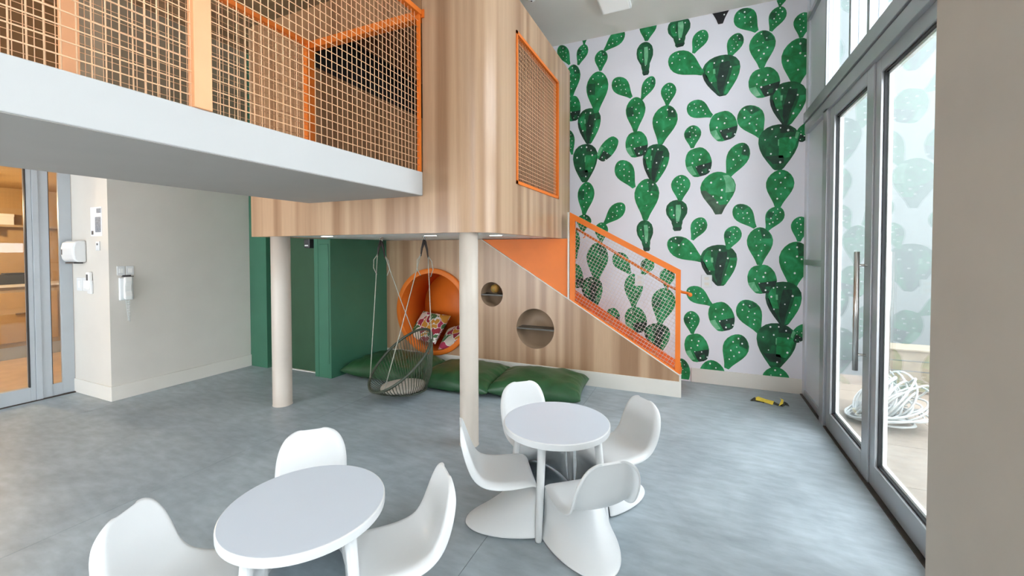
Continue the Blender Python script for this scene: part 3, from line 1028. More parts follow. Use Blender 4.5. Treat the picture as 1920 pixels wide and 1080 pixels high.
def loft_outline(inset):
    r = RC - inset
    cx, cy = XR - RC, YF + RC
    pts = [(-5.126 + inset, YR - inset), (-5.126 + inset, YF + inset), (cx, YF + inset)]
    pts += [(cx + r * math.sin(t), cy - r * math.cos(t)) for t in [PI / 2 * i / 14 for i in range(1, 15)]]
    pts += [(XR - inset, YR - inset)]
    return pts


lo('underside', MB().prism(loft_outline(0.052), 'z', ZB + 0.008, ZB + 0.05), M['white'])
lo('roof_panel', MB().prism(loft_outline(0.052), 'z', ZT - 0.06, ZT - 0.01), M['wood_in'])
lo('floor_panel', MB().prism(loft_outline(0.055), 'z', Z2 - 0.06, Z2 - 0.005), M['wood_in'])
lo('end_panel', MB().box(-5.126, XR, YR, YR + 0.03, ZB, ZT), M['wood'])
lo('left_panel', MB().box(-5.16, -5.126, YF, YR + 0.03, ZB, ZT), M['wood'])
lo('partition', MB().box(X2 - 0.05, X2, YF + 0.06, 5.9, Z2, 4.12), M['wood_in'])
lo('partition', MB().box(X2 - 0.05, X2, YF + 0.06, 5.9, 4.12, ZT - 0.06), M['black'])  # black sheet standing in for the dark void above the partition
lo('front_dim_sheet', MB().box(-5.10, X2 - 0.06, YF - 0.012, YF, Z2, ZT), M['wood_in'])  # browner sheet over the loft wood, painting in its dim orange light
lo('front_dim_sheet', MB().box(X2 - 0.06, XS, YF - 0.012, YF, ZRAIL + 0.062, ZT), M['wood_in'])  # same dim brown laid over the wood above the opening
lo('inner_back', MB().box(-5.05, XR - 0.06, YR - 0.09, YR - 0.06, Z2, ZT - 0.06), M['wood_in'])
# opening frame in orange
fr = lo('door_frame', MB().box(X2 - 0.02, XS + 0.03, YF - 0.015, YF + 0.07, ZRAIL - 0.02, ZRAIL + 0.06).box(X2 - 0.05, X2 + 0.03, YF - 0.015, YF + 0.07, Z2, ZRAIL), M['orange'])
# window frame and mesh in the side
wf = MB()
t = 0.035
for (a, b_, c, d_) in ((4.24, 4.24 + t, 2.687, 4.36), (5.775 - t, 5.775, 2.687, 4.36), (4.24, 5.775, 2.687, 2.687 + t), (4.24, 5.775, 4.36 - t, 4.36)):
    wf.box(XR - 0.06, XR + 0.012, a, b_, c, d_)
wfo = lo('window_frame', wf, M['orange'])
wm = grid_wires(MB(), 4.275, 5.74, 2.722, 4.325, 0.048, 0.0068, lambda a, b_, o: (XR - 0.02 - o, a, b_))
tag(lo('window_mesh', wm, M['wire']), kind='stuff')
# recessed led strips on the underside
for x, y, w in ((-4.35, 3.95, 0.14), (-3.0, 4.3, 0.14), (-2.25, 4.6, 0.14)):
    lo('led_strip', MB().box(x - w / 2, x + w / 2, y - 0.03, y + 0.03, ZB + 0.003, ZB + 0.0085), M['led'])

# ------------------------------------------------------------------ bridge slab with mesh railings
slab = thing('bridge_slab', 'long white bridge slab running to the loft', 'bridge', (-3.33, 1.0, Z1))
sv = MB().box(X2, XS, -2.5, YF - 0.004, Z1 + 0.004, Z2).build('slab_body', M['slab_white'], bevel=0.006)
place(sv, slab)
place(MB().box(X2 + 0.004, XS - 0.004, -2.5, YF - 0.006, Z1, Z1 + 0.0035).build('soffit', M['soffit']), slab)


def mesh_railing(x, label, posts, sgn, yend, wt):
    r = thing('mesh_railing', label, 'railing', (x, 1.0, Z2))

    def part(n, mb, m, **kw):
        return place(mb.build(n, m, **kw), r)
    part('top_rail', MB().box(x - 0.03, x + 0.03, -2.4, yend, ZRAIL, ZRAIL + 0.05), M['orange'], bevel=0.004)
    for y in posts:
        part('post', MB().box(x - 0.03, x + 0.03, y - 0.047, y + 0.047, Z2, ZRAIL), M['orange_lit'], bevel=0.004)
    part('end_post', MB().box(x - 0.015, x + 0.015, yend - 0.03, yend, Z2, ZRAIL), M['orange'])
    g = grid_wires(MB(), -0.6, yend - 0.03, Z2 + 0.0, ZRAIL, 0.0515, wt, lambda a, b_, o: (x + sgn * (0.0 + o), a, b_), 0.0635)
    tag(part('wire_mesh', g, M['wire'], fix=False), kind='stuff')
    return r


mesh_railing(XS - 0.016, 'orange wire mesh railing on the bridge edge facing the tables', (1.45, -0.6), 1, YF - 0.02, 0.0072)
mesh_railing(X2 + 0.04, 'orange wire mesh railing on the far edge of the bridge', (1.47, -0.6), 1, YF - 0.02, 0.0055)

# ------------------------------------------------------------------ columns
def column(x, y, r, label):
    b = MB().lathe([(r + 0.004, 0), (r + 0.004, 0.006), (r, 0.008), (r, 0.6), (r, 1.4), (r, ZB + 0.006)], (0, 0, 0), 40)
    o = b.build('column', M['column'])
    o.location = (x, y, 0)
    return tag(o, label, 'column')


column(-4.79, 3.625, 0.112, 'round cream column in front of the green door')
column(-2.075, 3.625, 0.094, 'round cream column in front of the orange tunnel')

# ------------------------------------------------------------------ stair wall with tunnel and niches
ZD0, ZD1 = 2.126, 0.290
sw_pts = [(XGC, 0), (XSE, 0), (XSE, ZD1), (-3.14, ZD0), (XGC, ZD0)]
swall = MB().prism(sw_pts, 'y', YS, YS + 0.07).build('wall_stair', M['wood'])
TUN, NS, NB = (-4.07, 0.915), (-2.965, 1.252), (-2.232, 0.76)
cutters = []
for (cx, cz), r in ((TUN, 0.70), (NS, 0.195), (NB, 0.305)):
    cutters.append(MB().lathe([(r, -0.2), (r, 0.4)], (cx, YS, cz), 64, axis='y').build('cutter', M['niche']))
bool_cut(swall, cutters)
struct(swall, 'striped wood stair side wall with round niches', 'wall')
cap = MB()
dz = (ZD0 - ZD1) / (XSE + 3.14)
cap.prism([(XSE + 0.004, ZD1), (-3.14, ZD0), (-3.14, ZD0 - 0.012), (XSE + 0.004, ZD1 - 0.015)], 'y', YS - 0.004, YS + 0.072)
cap.box(XSE - 0.02, XSE + 0.004, YS - 0.004, YS + 0.072, 0.0, ZD1)
cap.build('edge_trim', M['skirting'], swall)
struct(MB().box(XGC + 0.01, XSE + 0.006, YS - 0.018, YS, 0, 0.21).build('baseboard_stair', M['skirting'], bevel=0.004), 'cream baseboard under the wood stair wall', 'baseboard')


def niche(name, c, r, depth, label, cat, with_shelf):
    n = thing(name, label, cat, (c[0], YS, c[1]))
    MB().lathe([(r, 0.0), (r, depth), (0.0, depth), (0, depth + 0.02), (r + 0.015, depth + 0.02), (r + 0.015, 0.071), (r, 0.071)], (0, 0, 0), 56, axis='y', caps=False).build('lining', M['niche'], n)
    w = r * 0.995
    MB().box(-w, w, 0.01, depth, -0.022, 0.0).build('shelf', M['shelf'], n)
    return n


niche('wall_niche', NS, 0.194, 0.24, 'small round wall niche with a dark shelf near the column', 'niche', True)
niche('wall_niche', NB, 0.304, 0.24, 'large round wall niche with a dark shelf below the stairs', 'niche', True)
gl_ = thing('decorative_globe', 'small ochre and green globe on the shelf of the small niche', 'globe', (NS[0] - 0.01, YS + 0.14, NS[1]))
MB().lathe([(0.045, 0), (0.05, 0.006), (0.02, 0.014)], n=20).build('foot', M['straw'], gl_)
MB().lathe([(0.0, 0.012)] + [(0.072 * math.sin(PI * i / 12), 0.082 - 0.07 * math.cos(PI * i / 12)) for i in range(1, 12)] + [(0, 0.152)], n=24).build(
    'ball', mat_pad('globe_print', (0.10, 0.16, 0.05), (0.60, 0.30, 0.06), (0.75, 0.45, 0.12)), gl_)

tn = thing('reading_tunnel', 'round orange reading tunnel set into the wood wall', 'tunnel', (TUN[0], YS, TUN[1]))
ro, ri = 0.735, 0.655
MB().lathe([(ri, -0.055), (ro - 0.01, -0.06), (ro, -0.05), (ro, 0.0), (0.698, 0.0), (0.698, 0.66), (ri - 0.02, 0.66), (ri, 0.0), (ri, -0.055)], (0, 0, 0), 72, axis='y', caps=False).build('ring', M['orange'], tn)
MB().lathe([(0.0, 0.64), (ri, 0.64), (ri, 0.67), (0.0, 0.67)], (0, 0, 0), 64, axis='y').build('back_disc', M['orange'], tn)

# ------------------------------------------------------------------ stair: orange steps, skirting, guard, railing
stair = thing('staircase', 'bright orange staircase climbing behind the wire railing', 'stairs', (XSE, YS + 0.07, 0))
go, rise = 0.335, 0.206
for k in range(9):
    x1 = XSE - 0.02 - go * k
    zt = rise * (k + 1)
    place(MB().box(x1 - go, x1 + 0.012, YS + 0.073, YC - 0.022, zt - 0.03, zt).box(x1 - 0.016, x1, YS + 0.073, YC - 0.022, max(0.0, zt - rise - 0.03), zt - 0.03).build('step', M['orange_step']), stair)
sk = MB()
for x_, z_ in ((0, 0),):
    sk.prism([(XSE - 0.02, 0.0), (XSE - 0.02, 0.255), (-3.14, 0.255 + 0.64 * (3.14 + XSE - 0.02)), (-3.14, 1.5)], 'y', YC - 0.020, YC - 0.003)
place(sk.build('skirting_board', M['orange_step']), stair)

guard = MB().prism([(-3.13, ZD0 - 0.004), (-1.722, ZD0 - 0.004), (-1.722, ZD1 + (ZD0 - ZD1) * (XSE + 1.722) / (XSE + 3.14) + 0.003)], 'y', YS + 0.012, YS + 0.05).build('stair_guard', M['orange'])
tag(guard, 'solid orange triangular stair guard under the loft', 'guard panel')
tag(MB().box(-1.722, -1.702, YS - 0.006, YS + 0.06, ZD1 + (ZD0 - ZD1) * (XSE + 1.712) / (XSE + 3.14), ZD0 + 0.38).build('edge_strip', M['skirting']), 'thin cream upright strip between orange guard and railing', 'strip')

rail = thing('stair_railing', 'sloping orange stair railing filled with wire mesh', 'railing', (XSE, YS, ZD1))


def zdiag(x):
    return ZD1 + (ZD0 - ZD1) * (XSE - x) / (XSE + 3.14)


def ztop(x):
    return 1.697 + (2.504 - 1.697) * (-0.205 - x) / (1.693 - 0.205)


xa, xb = -1.693, -0.185


def rp(name, mb, m, **kw):
    return place(mb.build(name, m, **kw), rail)


yr0, yr1 = YS + 0.012, YS + 0.058
rp('post', MB().prism([(xa, zdiag(xa)), (xa, ztop(xa)), (xa + 0.075, ztop(xa + 0.075)), (xa + 0.075, zdiag(xa + 0.075))], 'y', yr0, yr1), M['orange'])
rp('post', MB().prism([(xb - 0.062, zdiag(xb - 0.062)), (xb - 0.062, ztop(xb - 0.062)), (xb, ztop(xb)), (xb, zdiag(xb))], 'y', yr0, yr1), M['orange'])
rp('top_rail', MB().prism([(xa + 0.075, ztop(xa + 0.075)), (xb - 0.062, ztop(xb - 0.062)), (xb - 0.062, ztop(xb - 0.062) - 0.085), (xa + 0.075, ztop(xa + 0.075) - 0.085)], 'y', yr0, yr1), M['orange'])
rp('bottom_rail', MB().prism([(xa + 0.075, zdiag(xa + 0.075) + 0.02), (xb - 0.062, zdiag(xb - 0.062) + 0.02), (xb - 0.062, zdiag(xb - 0.062)), (xa + 0.075, zdiag(xa + 0.075))], 'y', yr0, yr1), M['orange'])
g = MB()
x0_, x1_ = xa + 0.075, xb - 0.062
poly = [(x0_, zdiag(x0_) + 0.02), (x1_, zdiag(x1_) + 0.02), (x1_, ztop(x1_) - 0.085), (x0_, ztop(x0_) - 0.085)]
d1 = (Vector((x1_, ztop(x1_))) - Vector((x0_, ztop(x0_)))).normalized()      # along the slope
d2 = Vector((-d1.y, d1.x))
mid = Vector(((x0_ + x1_) / 2, sum(q[1] for q in poly) / 4))
for dd, nn_, oo in ((d1, d2, 0.0), (d2, d1, 0.004)):
    for k in range(-30, 31):
        seg = clip_line(mid + nn_ * (0.046 * k), dd, poly)
        if seg:
            g.rod((seg[0].x, YS + 0.03 + oo, seg[0].y), (seg[1].x, YS + 0.03 + oo, seg[1].y), 0.0055)
tag(rp('wire_mesh', g, M['wire_pale'], fix=False), kind='stuff')
hr = thing('handrail', 'slim copper orange handrail running behind the stair mesh', 'handrail', (-0.13, YS + 0.14, 1.37))
hy = YS + 0.14
hm = MB().tube([(-1.63, hy, 2.275), (-1.0, hy, 1.88), (-0.30, hy, 1.445), (-0.17, hy, 1.385), (-0.11, hy, 1.375), (-0.075, hy - 0.02, 1.365), (-0.07, hy - 0.06, 1.36)], 0.018, 12).build('tube', M['orange'])
place(hm, hr)
place(MB().lathe([(0.0, -0.02), (0.02, -0.018), (0.028, 0.0), (0.02, 0.018), (0, 0.02)], (-0.07, hy - 0.07, 1.36), 16, axis='y').build('end_knob', M['orange']), hr)
for x in (-1.5, -0.35):
    zz = 2.275 + (1.445 - 2.275) * (x + 1.63) / 1.33
    place(MB().tube([(x, hy, zz), (x, hy, zz - 0.05), (x, YS + 0.05, zz - 0.06)], 0.008, 8).build('bracket', M['orange']), hr)


# ------------------------------------------------------------------ hanging basket chair
HC = Vector((-3.52, 4.36, 0.0))
fdir = Vector((-0.52, -0.854, 0)).normalized()       # where the sitter looks
ldir = Vector((-fdir.y, fdir.x, 0))                 # sitter's left
swing = thing('hanging_chair', 'olive string basket chair hanging from two hooks under the loft', 'hanging chair', tuple(HC))
tilt = math.radians(42)
RR = 0.515
rc_ = HC + Vector((0, 0, 0.535))


def rim(t, k=1.0):
    """t=0 front, pi back"""
    f = math.cos(t) * RR * k
    l = math.sin(t) * RR * k * 0.97
    return rc_ + fdir * (f * math.cos(tilt)) + ldir * l + Vector((0, 0, -f * math.sin(tilt)))


bc = HC - fdir * 0.07 + Vector((0, 0, 0.125))


def basering(t):
    return bc + fdir * (0.27 * math.cos(t)) + ldir * (0.25 * math.sin(t))


def sp(name, mb, m, **kw):
    return place(mb.build(name, m, **kw), swing)


sp('rim', MB().tube([rim(2 * PI * i / 56) for i in range(56)], 0.018, 8, closed=True), M['swing_frame'])
sp('base_ring', MB().tube([basering(2 * PI * i / 40) for i in range(40)], 0.012, 8, closed=True), M['swing_frame'])
st = MB()
for i in range(68):
    t = 2 * PI * (i + 0.5) / 68
    a, b = rim(t), basering(t)
    mid = (a + b) / 2
    out = (mid - (HC + Vector((0, 0, mid.z)) - fdir * 0.03))
    out.z = 0
    if out.length > 1e-4:
        out.normalize()
    p1 = a.lerp(b, 0.33) + out * 0.035
    p2 = a.lerp(b, 0.68) + out * 0.045
    st.tube([a, p1, p2, b], 0.0052, 5)
for i in range(13):
    q = -0.24 + 0.48 * i / 12
    hw = 0.25 * math.sqrt(max(0, 1 - (q / 0.27) ** 2))
    st.tube([bc + fdir * q + ldir * hw, bc + fdir * q - Vector((0, 0, 0.015)), bc + fdir * q - ldir * hw], 0.0052, 5)
tag(sp('woven_strings', st, M['string'], fix=False), kind='stuff')
# seat pad
pd = MB()
n = 36
ring = lambda k, z: [bc + fdir * (0.03 + 0.30 * k * math.cos(2 * PI * i / n)) + ldir * (0.275 * k * math.sin(2 * PI * i / n)) + Vector((0, 0, z - 0.05 * 0.9 * math.cos(2 * PI * i / n) * 0)) for i in range(n)]
vv, ff = [], []
prof = [(0.86, 0.012), (0.97, 0.022), (1.0, 0.042), (0.96, 0.066), (0.80, 0.078), (0.4, 0.082)]
for k, z in prof:
    vv += ring(k, z)
for r_ in range(len(prof) - 1):
    for i in range(n):
        ff.append((r_ * n + i, r_ * n + (i + 1) % n, (r_ + 1) * n + (i + 1) % n, (r_ + 1) * n + i))
ff.append(list(range(n - 1, -1, -1)))
ff.append([(len(prof) - 1) * n + i for i in range(n)])
pd.add(vv, ff, 0, True)
sp('seat_pad', pd, M['swing_pad'])
hooks = (Vector((-3.95, 4.50, ZB)), Vector((-3.235, 4.50, ZB)))
for hk, side in zip(hooks, (-1, 1)):
    sp('hook', MB().lathe([(0.0, 0.008), (0.03, 0.006), (0.03, -0.006), (0.012, -0.012), (0.0, -0.012)], tuple(hk), 16)
       .tube([hk + Vector((0.018 * math.cos(t), 0, -0.035 + 0.022 * math.sin(t))) for t in [2 * PI * i / 12 for i in range(12)]], 0.005, 6, closed=True), M['steel'])
    kn = hk + Vector((0, 0, -0.05))
    strap = MB()
    lowA = kn + fdir * 0.05 + Vector((0, 0, -0.20))
    lowB = kn - fdir * 0.05 + Vector((0, 0, -0.22))
    strap.tube([kn + Vector((0, 0, 0.015)), kn.lerp(lowA, 0.5) + fdir * 0.01, lowA], [0.02, 0.014, 0.008], 8)
    strap.tube([kn + Vector((0, 0, 0.015)), kn.lerp(lowB, 0.5) - fdir * 0.01, lowB], [0.02, 0.014, 0.008], 8)
    sp('strap', strap, M['dark_rope'])
    tf, tb = (0.62, 2.45) if side == 1 else (-0.62, -2.45)
    for low, tt in ((lowA, tf), (lowB, tb)):
        e = rim(tt)
        sp('rope', MB().tube([low + Vector((0, 0, 0.03)), low.lerp(e, 0.5) + Vector((0, 0, -0.004)), e], 0.0058, 6), M['rope'])
    tail = MB()
    for q, w in ((lowA, 1), (lowB, -1)):
        tail.tube([q + Vector((0, 0, 0.02)), q + fdir * (0.05 * w) + Vector((0, 0, -0.05)), q + fdir * (0.06 * w) + ldir * 0.02 + Vector((0, 0, -0.16)),
                   q + fdir * (0.02 * w) + ldir * 0.03 + Vector((0, 0, -0.25))], 0.0055, 6)
    sp('rope_tail', tail, M['rope'])

# ------------------------------------------------------------------ floor cushions
def pillow_mesh(a, b, H, seed, n=44, seam=0.35, wr=0.012, flat=True):
    """puffed rectangular cushion, half sizes a x b, height H, standing on z=0"""
    r = random.Random(seed)
    ph = [r.uniform(0, 6.28) for _ in range(8)]
    vs, fs = [], []
    for side in (0, 1):
        for i in range(n + 1):
            for j in range(n + 1):
                u = -1 + 2 * i / n
                v = -1 + 2 * j / n
                u_, v_ = math.sin(u * PI / 2), math.sin(v * PI / 2)
                # sides draw in between the corners
                x = a * u_ * (1 - 0.055 * (1 - v_ * v_) * abs(u_) ** 3)
                y = b * v_ * (1 - 0.055 * (1 - u_ * u_) * abs(v_) ** 3)
                puff = ((1 - abs(u_) ** 3.2) * (1 - abs(v_) ** 3.2)) ** 0.42
                edge = max(abs(u_), abs(v_))
                w = wr * puff * (1.0 if edge > 0.6 else 0.45) * (math.sin(9 * u_ + 4 * v_ + ph[0]) * math.sin(5 * v_ + ph[1]) + 0.6 * math.sin(17 * v_ * u_ + ph[2]))
                if abs(u_) > 0.62:
                    w += wr * 1.1 * puff * math.sin(26 * v_ + ph[3]) * (abs(u_) - 0.62) / 0.38
                if abs(v_) > 0.62:
                    w += wr * 1.1 * puff * math.sin(24 * u_ + ph[4]) * (abs(v_) - 0.62) / 0.38
                zs_ = H * seam
                z = zs_ + (H - zs_) * puff + w if side == 0 else (max(0.0, zs_ * (1 - puff * 1.25)) if flat else zs_ - zs_ * puff - w * 0.6)
                vs.append((x, y, z))
    m = (n + 1) * (n + 1)
    for i in range(n):
        for j in range(n):
            q = (i * (n + 1) + j, (i + 1) * (n + 1) + j, (i + 1) * (n + 1) + j + 1, i * (n + 1) + j + 1)
            fs.append(q)
            fs.append(tuple(m + k for k in reversed(q)))
    mb = MB()
    mb.add(vs, fs, 0, True)
    return mb


def weld(o):
    bm = bmesh.new()
    bm.from_mesh(o.data)
    bmesh.ops.remove_doubles(bm, verts=bm.verts, dist=0.0008)
    bmesh.ops.recalc_face_normals(bm, faces=bm.faces)
    bm.to_mesh(o.data)
    bm.free()
    for p in o.data.polygons:
        p.use_smooth = True
    return o


for (x, y, a, b, H, rz, sd, lb) in ((-4.36, 5.28, 0.64, 0.52, 0.30, 0.0, 1, 'big dark green floor cushion in the corner by the green wall'),
                                    (-3.085, 5.30, 0.59, 0.53, 0.27, 0.03, 2, 'big dark green floor cushion under the orange tunnel'),
                                    (-1.955, 5.36, 0.62, 0.46, 0.29, 0.12, 3, 'big dark green floor cushion behind the far white table')):
    o = weld(pillow_mesh(a, b, H, sd).build('floor_cushion', M['cushion']))
    o.location = (x, y, 0.0)
    o.rotation_euler = (0, 0, rz)
    tag(o, lb, 'cushion', 'green floor cushions')


def mat_floral():
    m, nt, b = new_mat('floral_cloth')
    N, L = nt.nodes, nt.links
    tc = N.new('ShaderNodeTexCoord')
    nz_ = N.new('ShaderNodeTexNoise')
    nz_.inputs['Scale'].default_value = 5
    L.new(tc.outputs['Object'], nz_.inputs['Vector'])
    mxv = N.new('ShaderNodeMixRGB')
    mxv.inputs[0].default_value = 0.25
    L.new(tc.outputs['Object'], mxv.inputs[1])
    L.new(nz_.outputs['Color'], mxv.inputs[2])
    vo = N.new('ShaderNodeTexVoronoi')
    vo.inputs['Scale'].default_value = 9
    L.new(mxv.outputs[0], vo.inputs['Vector'])
    sp_ = N.new('ShaderNodeSeparateColor')
    L.new(vo.outputs['Color'], sp_.inputs[0])
    r = N.new('ShaderNodeValToRGB')
    r.color_ramp.interpolation = 'CONSTANT'
    cols = [(0.0, (0.26, 0.012, 0.03)), (0.28, (0.62, 0.56, 0.48)), (0.42, (0.06, 0.15, 0.05)), (0.58, (0.40, 0.035, 0.09)), (0.78, (0.55, 0.25, 0.03)), (0.88, (0.30, 0.02, 0.04))]
    r.color_ramp.elements[0].color = cols[0][1] + (1,)
    r.color_ramp.elements[1].position = cols[1][0]
    r.color_ramp.elements[1].color = cols[1][1] + (1,)
    for p, c in cols[2:]:
        e = r.color_ramp.elements.new(p)
        e.color = c + (1,)
    L.new(sp_.outputs[0], r.inputs[0])
    v2 = N.new('ShaderNodeTexVoronoi')
    v2.feature = 'DISTANCE_TO_EDGE'
    v2.inputs['Scale'].default_value = 9
    L.new(mxv.outputs[0], v2.inputs['Vector'])
    lt = N.new('ShaderNodeMath')
    lt.operation = 'LESS_THAN'
    lt.inputs[1].default_value = 0.05
    L.new(v2.outputs['Distance'], lt.inputs[0])
    mx = N.new('ShaderNodeMixRGB')
    L.new(lt.outputs[0], mx.inputs[0])
    L.new(r.outputs[0], mx.inputs[1])
    mx.inputs[2].default_value = (0.74, 0.72, 0.66, 1)
    L.new(mx.outputs[0], b.inputs['Base Color'])
    b.inputs['Roughness'].default_value = 0.8
    return m


M['floral'] = mat_floral()
for (loc, rot, a, b, H, sd, lb) in (((-4.32, YS + 0.30, 0.54), (0.85, 0.05, -0.15), 0.33, 0.29, 0.17, 5, 'floral throw pillow leaning upright inside the orange tunnel'),
                                    ((-3.66, YS + 0.26, 0.44), (0.45, -0.30, 0.1), 0.34, 0.28, 0.17, 6, 'floral throw pillow lying flat inside the orange tunnel')):
    o = weld(pillow_mesh(a, b, H, sd, n=28, seam=0.5, wr=0.005, flat=False).build('throw_pillow', M['floral']))
    o.location = loc
    o.rotation_euler = rot
    tag(o, lb, 'pillow', 'floral pillows in the tunnel')

# ------------------------------------------------------------------ round tables
TH, TR = 0.68, 0.392


def make_table(label):
    t = thing('round_table', label, 'table')
    prof = [(0.0, TH - 0.046), (TR - 0.004, TH - 0.046), (TR - 0.001, TH - 0.044), (TR, TH - 0.040), (TR, TH - 0.006), (TR - 0.002, TH - 0.002), (TR - 0.006, TH), (0.0, TH)]
    b = MB().lathe(prof, (0, 0, 0), 72)
    o = b.build('tabletop', M['tabletop'], t)
    o.modifiers.new('split', 'EDGE_SPLIT').split_angle = math.radians(20)
    o.data.materials.append(M['plastic'])
    for p in o.data.polygons:
        if p.normal.z < 0.9:
            p.material_index = 1
    for k in range(4):
        a = k * PI / 2 - 0.02
        top = Vector((0.305 * math.cos(a), 0.305 * math.sin(a), TH - 0.046))
        bot = Vector((0.372 * math.cos(a), 0.372 * math.sin(a), 0.0))
        MB().tube([bot, bot.lerp(top, 0.02), bot.lerp(top, 0.5), top], [0.0215, 0.0235, 0.026, 0.029], 20).build('leg', M['plastic'], t)
    return t


t2 = make_table('white round table in front of the cream column, with four chairs')
t2.location = (-0.945, 2.955, 0)
t1 = copy_tree(t2)
t1['label'] = 'white round table nearest the viewer, cut by the bottom edge'
t1.location = (-1.80, 1.485, 0)
t1.scale = (0.975, 0.975, 0.985)
for q in (t1, t2):
    q['group'] = 'round white tables'

# ------------------------------------------------------------------ moulded cantilever chairs
ST = [  # centre x, z, half width, hollow of the surface, depth of the folded rim
    (-0.253, 0.633, 0.052, 0.0, 0.002), (-0.250, 0.630, 0.080, 0.001, 0.006), (-0.247, 0.620, 0.106, 0.004, 0.013), (-0.243, 0.604, 0.130, 0.008, 0.021), (-0.238, 0.580, 0.151, 0.010, 0.028),
    (-0.229, 0.542, 0.170, 0.014, 0.032), (-0.218, 0.496, 0.182, 0.018, 0.034), (-0.204, 0.450, 0.187, 0.021, 0.036), (-0.189, 0.410, 0.187, 0.023, 0.038), (-0.171, 0.372, 0.187, 0.026, 0.038),
    (-0.146, 0.341, 0.189, 0.027, 0.036), (-0.104, 0.321, 0.193, 0.022, 0.034), (-0.040, 0.312, 0.197, 0.016, 0.032), (0.040, 0.312, 0.198, 0.012, 0.030), (0.115, 0.318, 0.196, 0.008, 0.026),
    (0.168, 0.317, 0.193, 0.004, 0.016), (0.196, 0.301, 0.190, 0.0, 0.004)]
SK = [(0.200, 0.276, 0.183, 0.212, 0.268), (0.178, 0.246, 0.182, 0.213, 0.240), (0.138, 0.210, 0.181, 0.211, 0.205), (0.086, 0.170, 0.183, 0.209, 0.165), (0.026, 0.128, 0.187, 0.207, 0.125),
      (-0.044, 0.086, 0.194, 0.206, 0.085), (-0.118, 0.050, 0.203, 0.206, 0.048), (-0.184, 0.022, 0.212, 0.207, 0.020), (-0.226, 0.006, 0.218, 0.208, 0.006)]
TS = [-1, -0.985, -0.95, -0.88, -0.76, -0.58, -0.38, -0.18, 0, 0.18, 0.38, 0.58, 0.76, 0.88, 0.95, 0.985, 1]
NT = len(TS) - 1


def chair_mesh():
    S = 1.135
    vs, fs = [], []
    rows = 0
    for i, (x, z, w, hol, fold) in enumerate(ST):
        a, b = ST[max(i - 1, 0)], ST[min(i + 1, len(ST) - 1)]
        T = Vector((b[0] - a[0], b[1] - a[1])).normalized()
        if i < 2:
            T = Vector((0.15, -1)).normalized()
        N = Vector((-T.y, T.x))                     # towards the sitter
        for s in TS:
            e = (min(abs(s), 0.9) / 0.9) ** 2.2
            f = max(0.0, (abs(s) - 0.86) / 0.14)
            off = hol * e - fold * f ** 1.6
            wy = w * (s if abs(s) < 0.9 else math.copysign(0.9 + 0.1 * math.sin((abs(s) - 0.9) / 0.1 * PI / 2), s))
            vs.append(((x + N.x * off) * S, wy * S, (z + N.y * off) * S))
        rows += 1
    for (x, z, w, ex_, ez) in SK:
        for s in TS:
            c = 1 - math.sqrt(max(0.0, 1 - s * s))
            vs.append(((x + (ex_ - x) * c) * S, w * s * S, (z + (ez - z) * c) * S))
        rows += 1
    for i in range(rows - 1):
        for j in range(NT):
            a = i * (NT + 1) + j
            fs.append((a, a + 1, a + NT + 2, a + NT + 1))
    me = bpy.data.meshes.new('moulded_chair')
    me.from_pydata(vs, [], fs)
    me.materials.append(M['plastic'])
    for p in me.polygons:
        p.use_smooth = True
    return me


CM = chair_mesh()


def chair(table, ang, dist, turn, label, group, dx=0.0, dy=0.0):
    """stands at angle ang (deg) from the table centre, facing it"""
    o = bpy.data.objects.new('moulded_chair', CM)
    COL.objects.link(o)
    a = math.radians(ang)
    o.location = (table.location.x + dist * math.cos(a) + dx, table.location.y + dist * math.sin(a) + dy, 0.006)
    o.rotation_euler = (0, 0, a + PI + math.radians(turn))
    s = o.modifiers.new('solid', 'SOLIDIFY')
    s.thickness = 0.016
    s.offset = 0
    b = o.modifiers.new('sub', 'SUBSURF')
    b.levels = 2
    b.render_levels = 2
    return tag(o, label, 'chair', group)


G2, G1 = 'white chairs at the far round table', 'white chairs at the near round table'
chair(t2, 212, 0.45, 0, 'white moulded chair in side view left of the far table', G2, 0.045, -0.03)
chair(t2, 131, 0.53, 0, 'white moulded chair behind the far table, nearest the green cushion', G2)
chair(t2, 47, 0.54, 0, 'white moulded chair right of the far table facing left', G2)
chair(t2, -50, 0.40, 0, 'white moulded chair seen from behind in front of the far table', G2, 0.065, -0.03)
chair(t1, 134, 0.56, 0, 'white moulded chair behind the near table', G1, -0.01, -0.06)
chair(t1, 208, 0.50, 0, 'white moulded chair at the left of the near table, near the bottom edge', G1, 0.04, -0.08)
chair(t1, 48, 0.46, 0, 'white moulded chair right of the near table, close to the other table', G1, 0.04, -0.09)

# ------------------------------------------------------------------ small things
tp = thing('barrier_tape', 'crumpled yellow and black tape on the floor by the cactus wall', 'tape', (0.86, 6.1, 0))


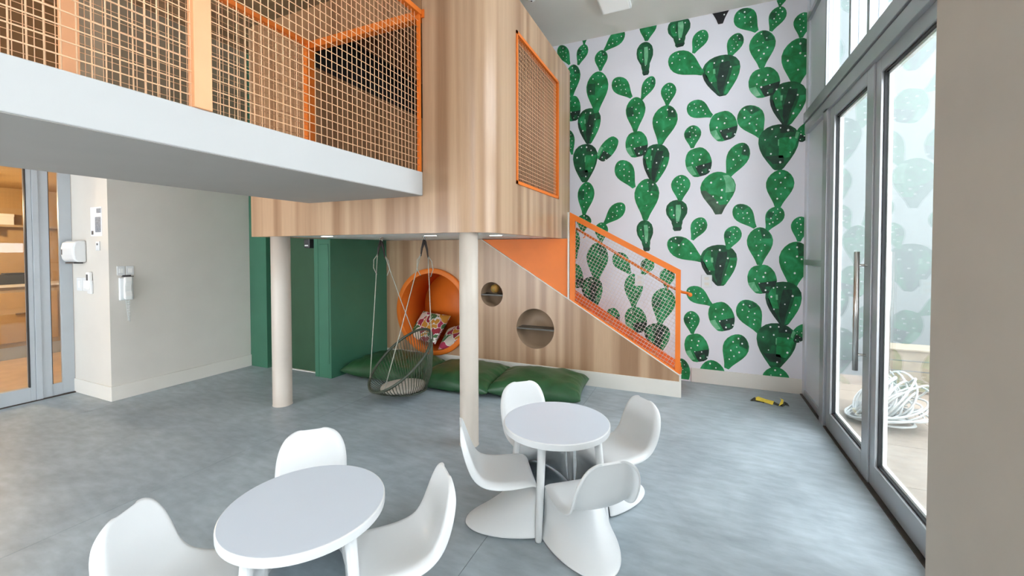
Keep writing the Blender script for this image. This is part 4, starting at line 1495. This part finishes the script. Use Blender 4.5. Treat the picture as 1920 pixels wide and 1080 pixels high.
def ribbon(pts, w, m, name='strip'):
    b_ = MB()
    L_ = []
    for i, p in enumerate(pts):
        p = Vector(p)
        q = Vector(pts[min(i + 1, len(pts) - 1)]) - Vector(pts[max(i - 1, 0)])
        q.z = 0
        n_ = Vector((-q.y, q.x, 0)).normalized()
        tw = math.sin(i * 1.3) * 0.8
        off = (n_ * math.cos(tw) + Vector((0, 0, 1)) * abs(math.sin(tw))) * (w / 2)
        L_.append((p - off + Vector((0, 0, abs(off.z))), p + off + Vector((0, 0, abs(off.z)))))
    for i in range(len(L_) - 1):
        b_.add([L_[i][0], L_[i][1], L_[i + 1][1], L_[i + 1][0]], [(0, 1, 2, 3)])
    o_ = b_.build(name, m, tp, fix=False)
    o_.modifiers.new('solid', 'SOLIDIFY').thickness = 0.0015


ribbon([(-0.20, 0.06, 0.003), (-0.16, 0.05, 0.01), (-0.12, 0.045, 0.006), (-0.08, 0.03, 0.01), (-0.05, 0.02, 0.004)], 0.05, M['tape_b'])
ribbon([(-0.19, 0.075, 0.006), (-0.12, 0.06, 0.015), (-0.05, 0.02, 0.02), (0.0, 0.0, 0.012), (0.04, -0.02, 0.006)], 0.06, M['tape_y'])
ribbon([(0.0, 0.01, 0.02), (0.04, 0.0, 0.014), (0.09, -0.03, 0.008), (0.13, -0.05, 0.012)], 0.035, M['tape_b'])
ribbon([(0.10, -0.04, 0.01), (0.13, -0.05, 0.05), (0.125, -0.03, 0.085)], 0.05, M['tape_y'])
ribbon([(0.12, -0.05, 0.01), (0.16, -0.04, 0.03), (0.20, -0.03, 0.02)], 0.05, M['tape_b'])

cl = thing('ceiling_light', 'square white surface mounted ceiling lamp', 'ceiling lamp', (-1.045, 5.80, ZC))
MB().box(-0.20, 0.20, -0.21, 0.21, -0.05, 0.0).build('housing', M['white'], cl, bevel=0.006)
MB().box(-0.18, 0.18, -0.19, 0.19, -0.058, -0.05).build('diffuser', M['lamp'], cl, bevel=0.003)
sd_ = thing('smoke_detector', 'small round white smoke detector on the ceiling by the loft', 'smoke detector', (-2.05, 5.30, ZC))
MB().lathe([(0.055, 0), (0.055, -0.02), (0.04, -0.04), (0.0, -0.045)], n=24).build('body', M['white'], sd_)
MB().lathe([(0.012, -0.042), (0.010, -0.05), (0.0, -0.052)], n=12).build('sensor', M['darkgrey'], sd_)
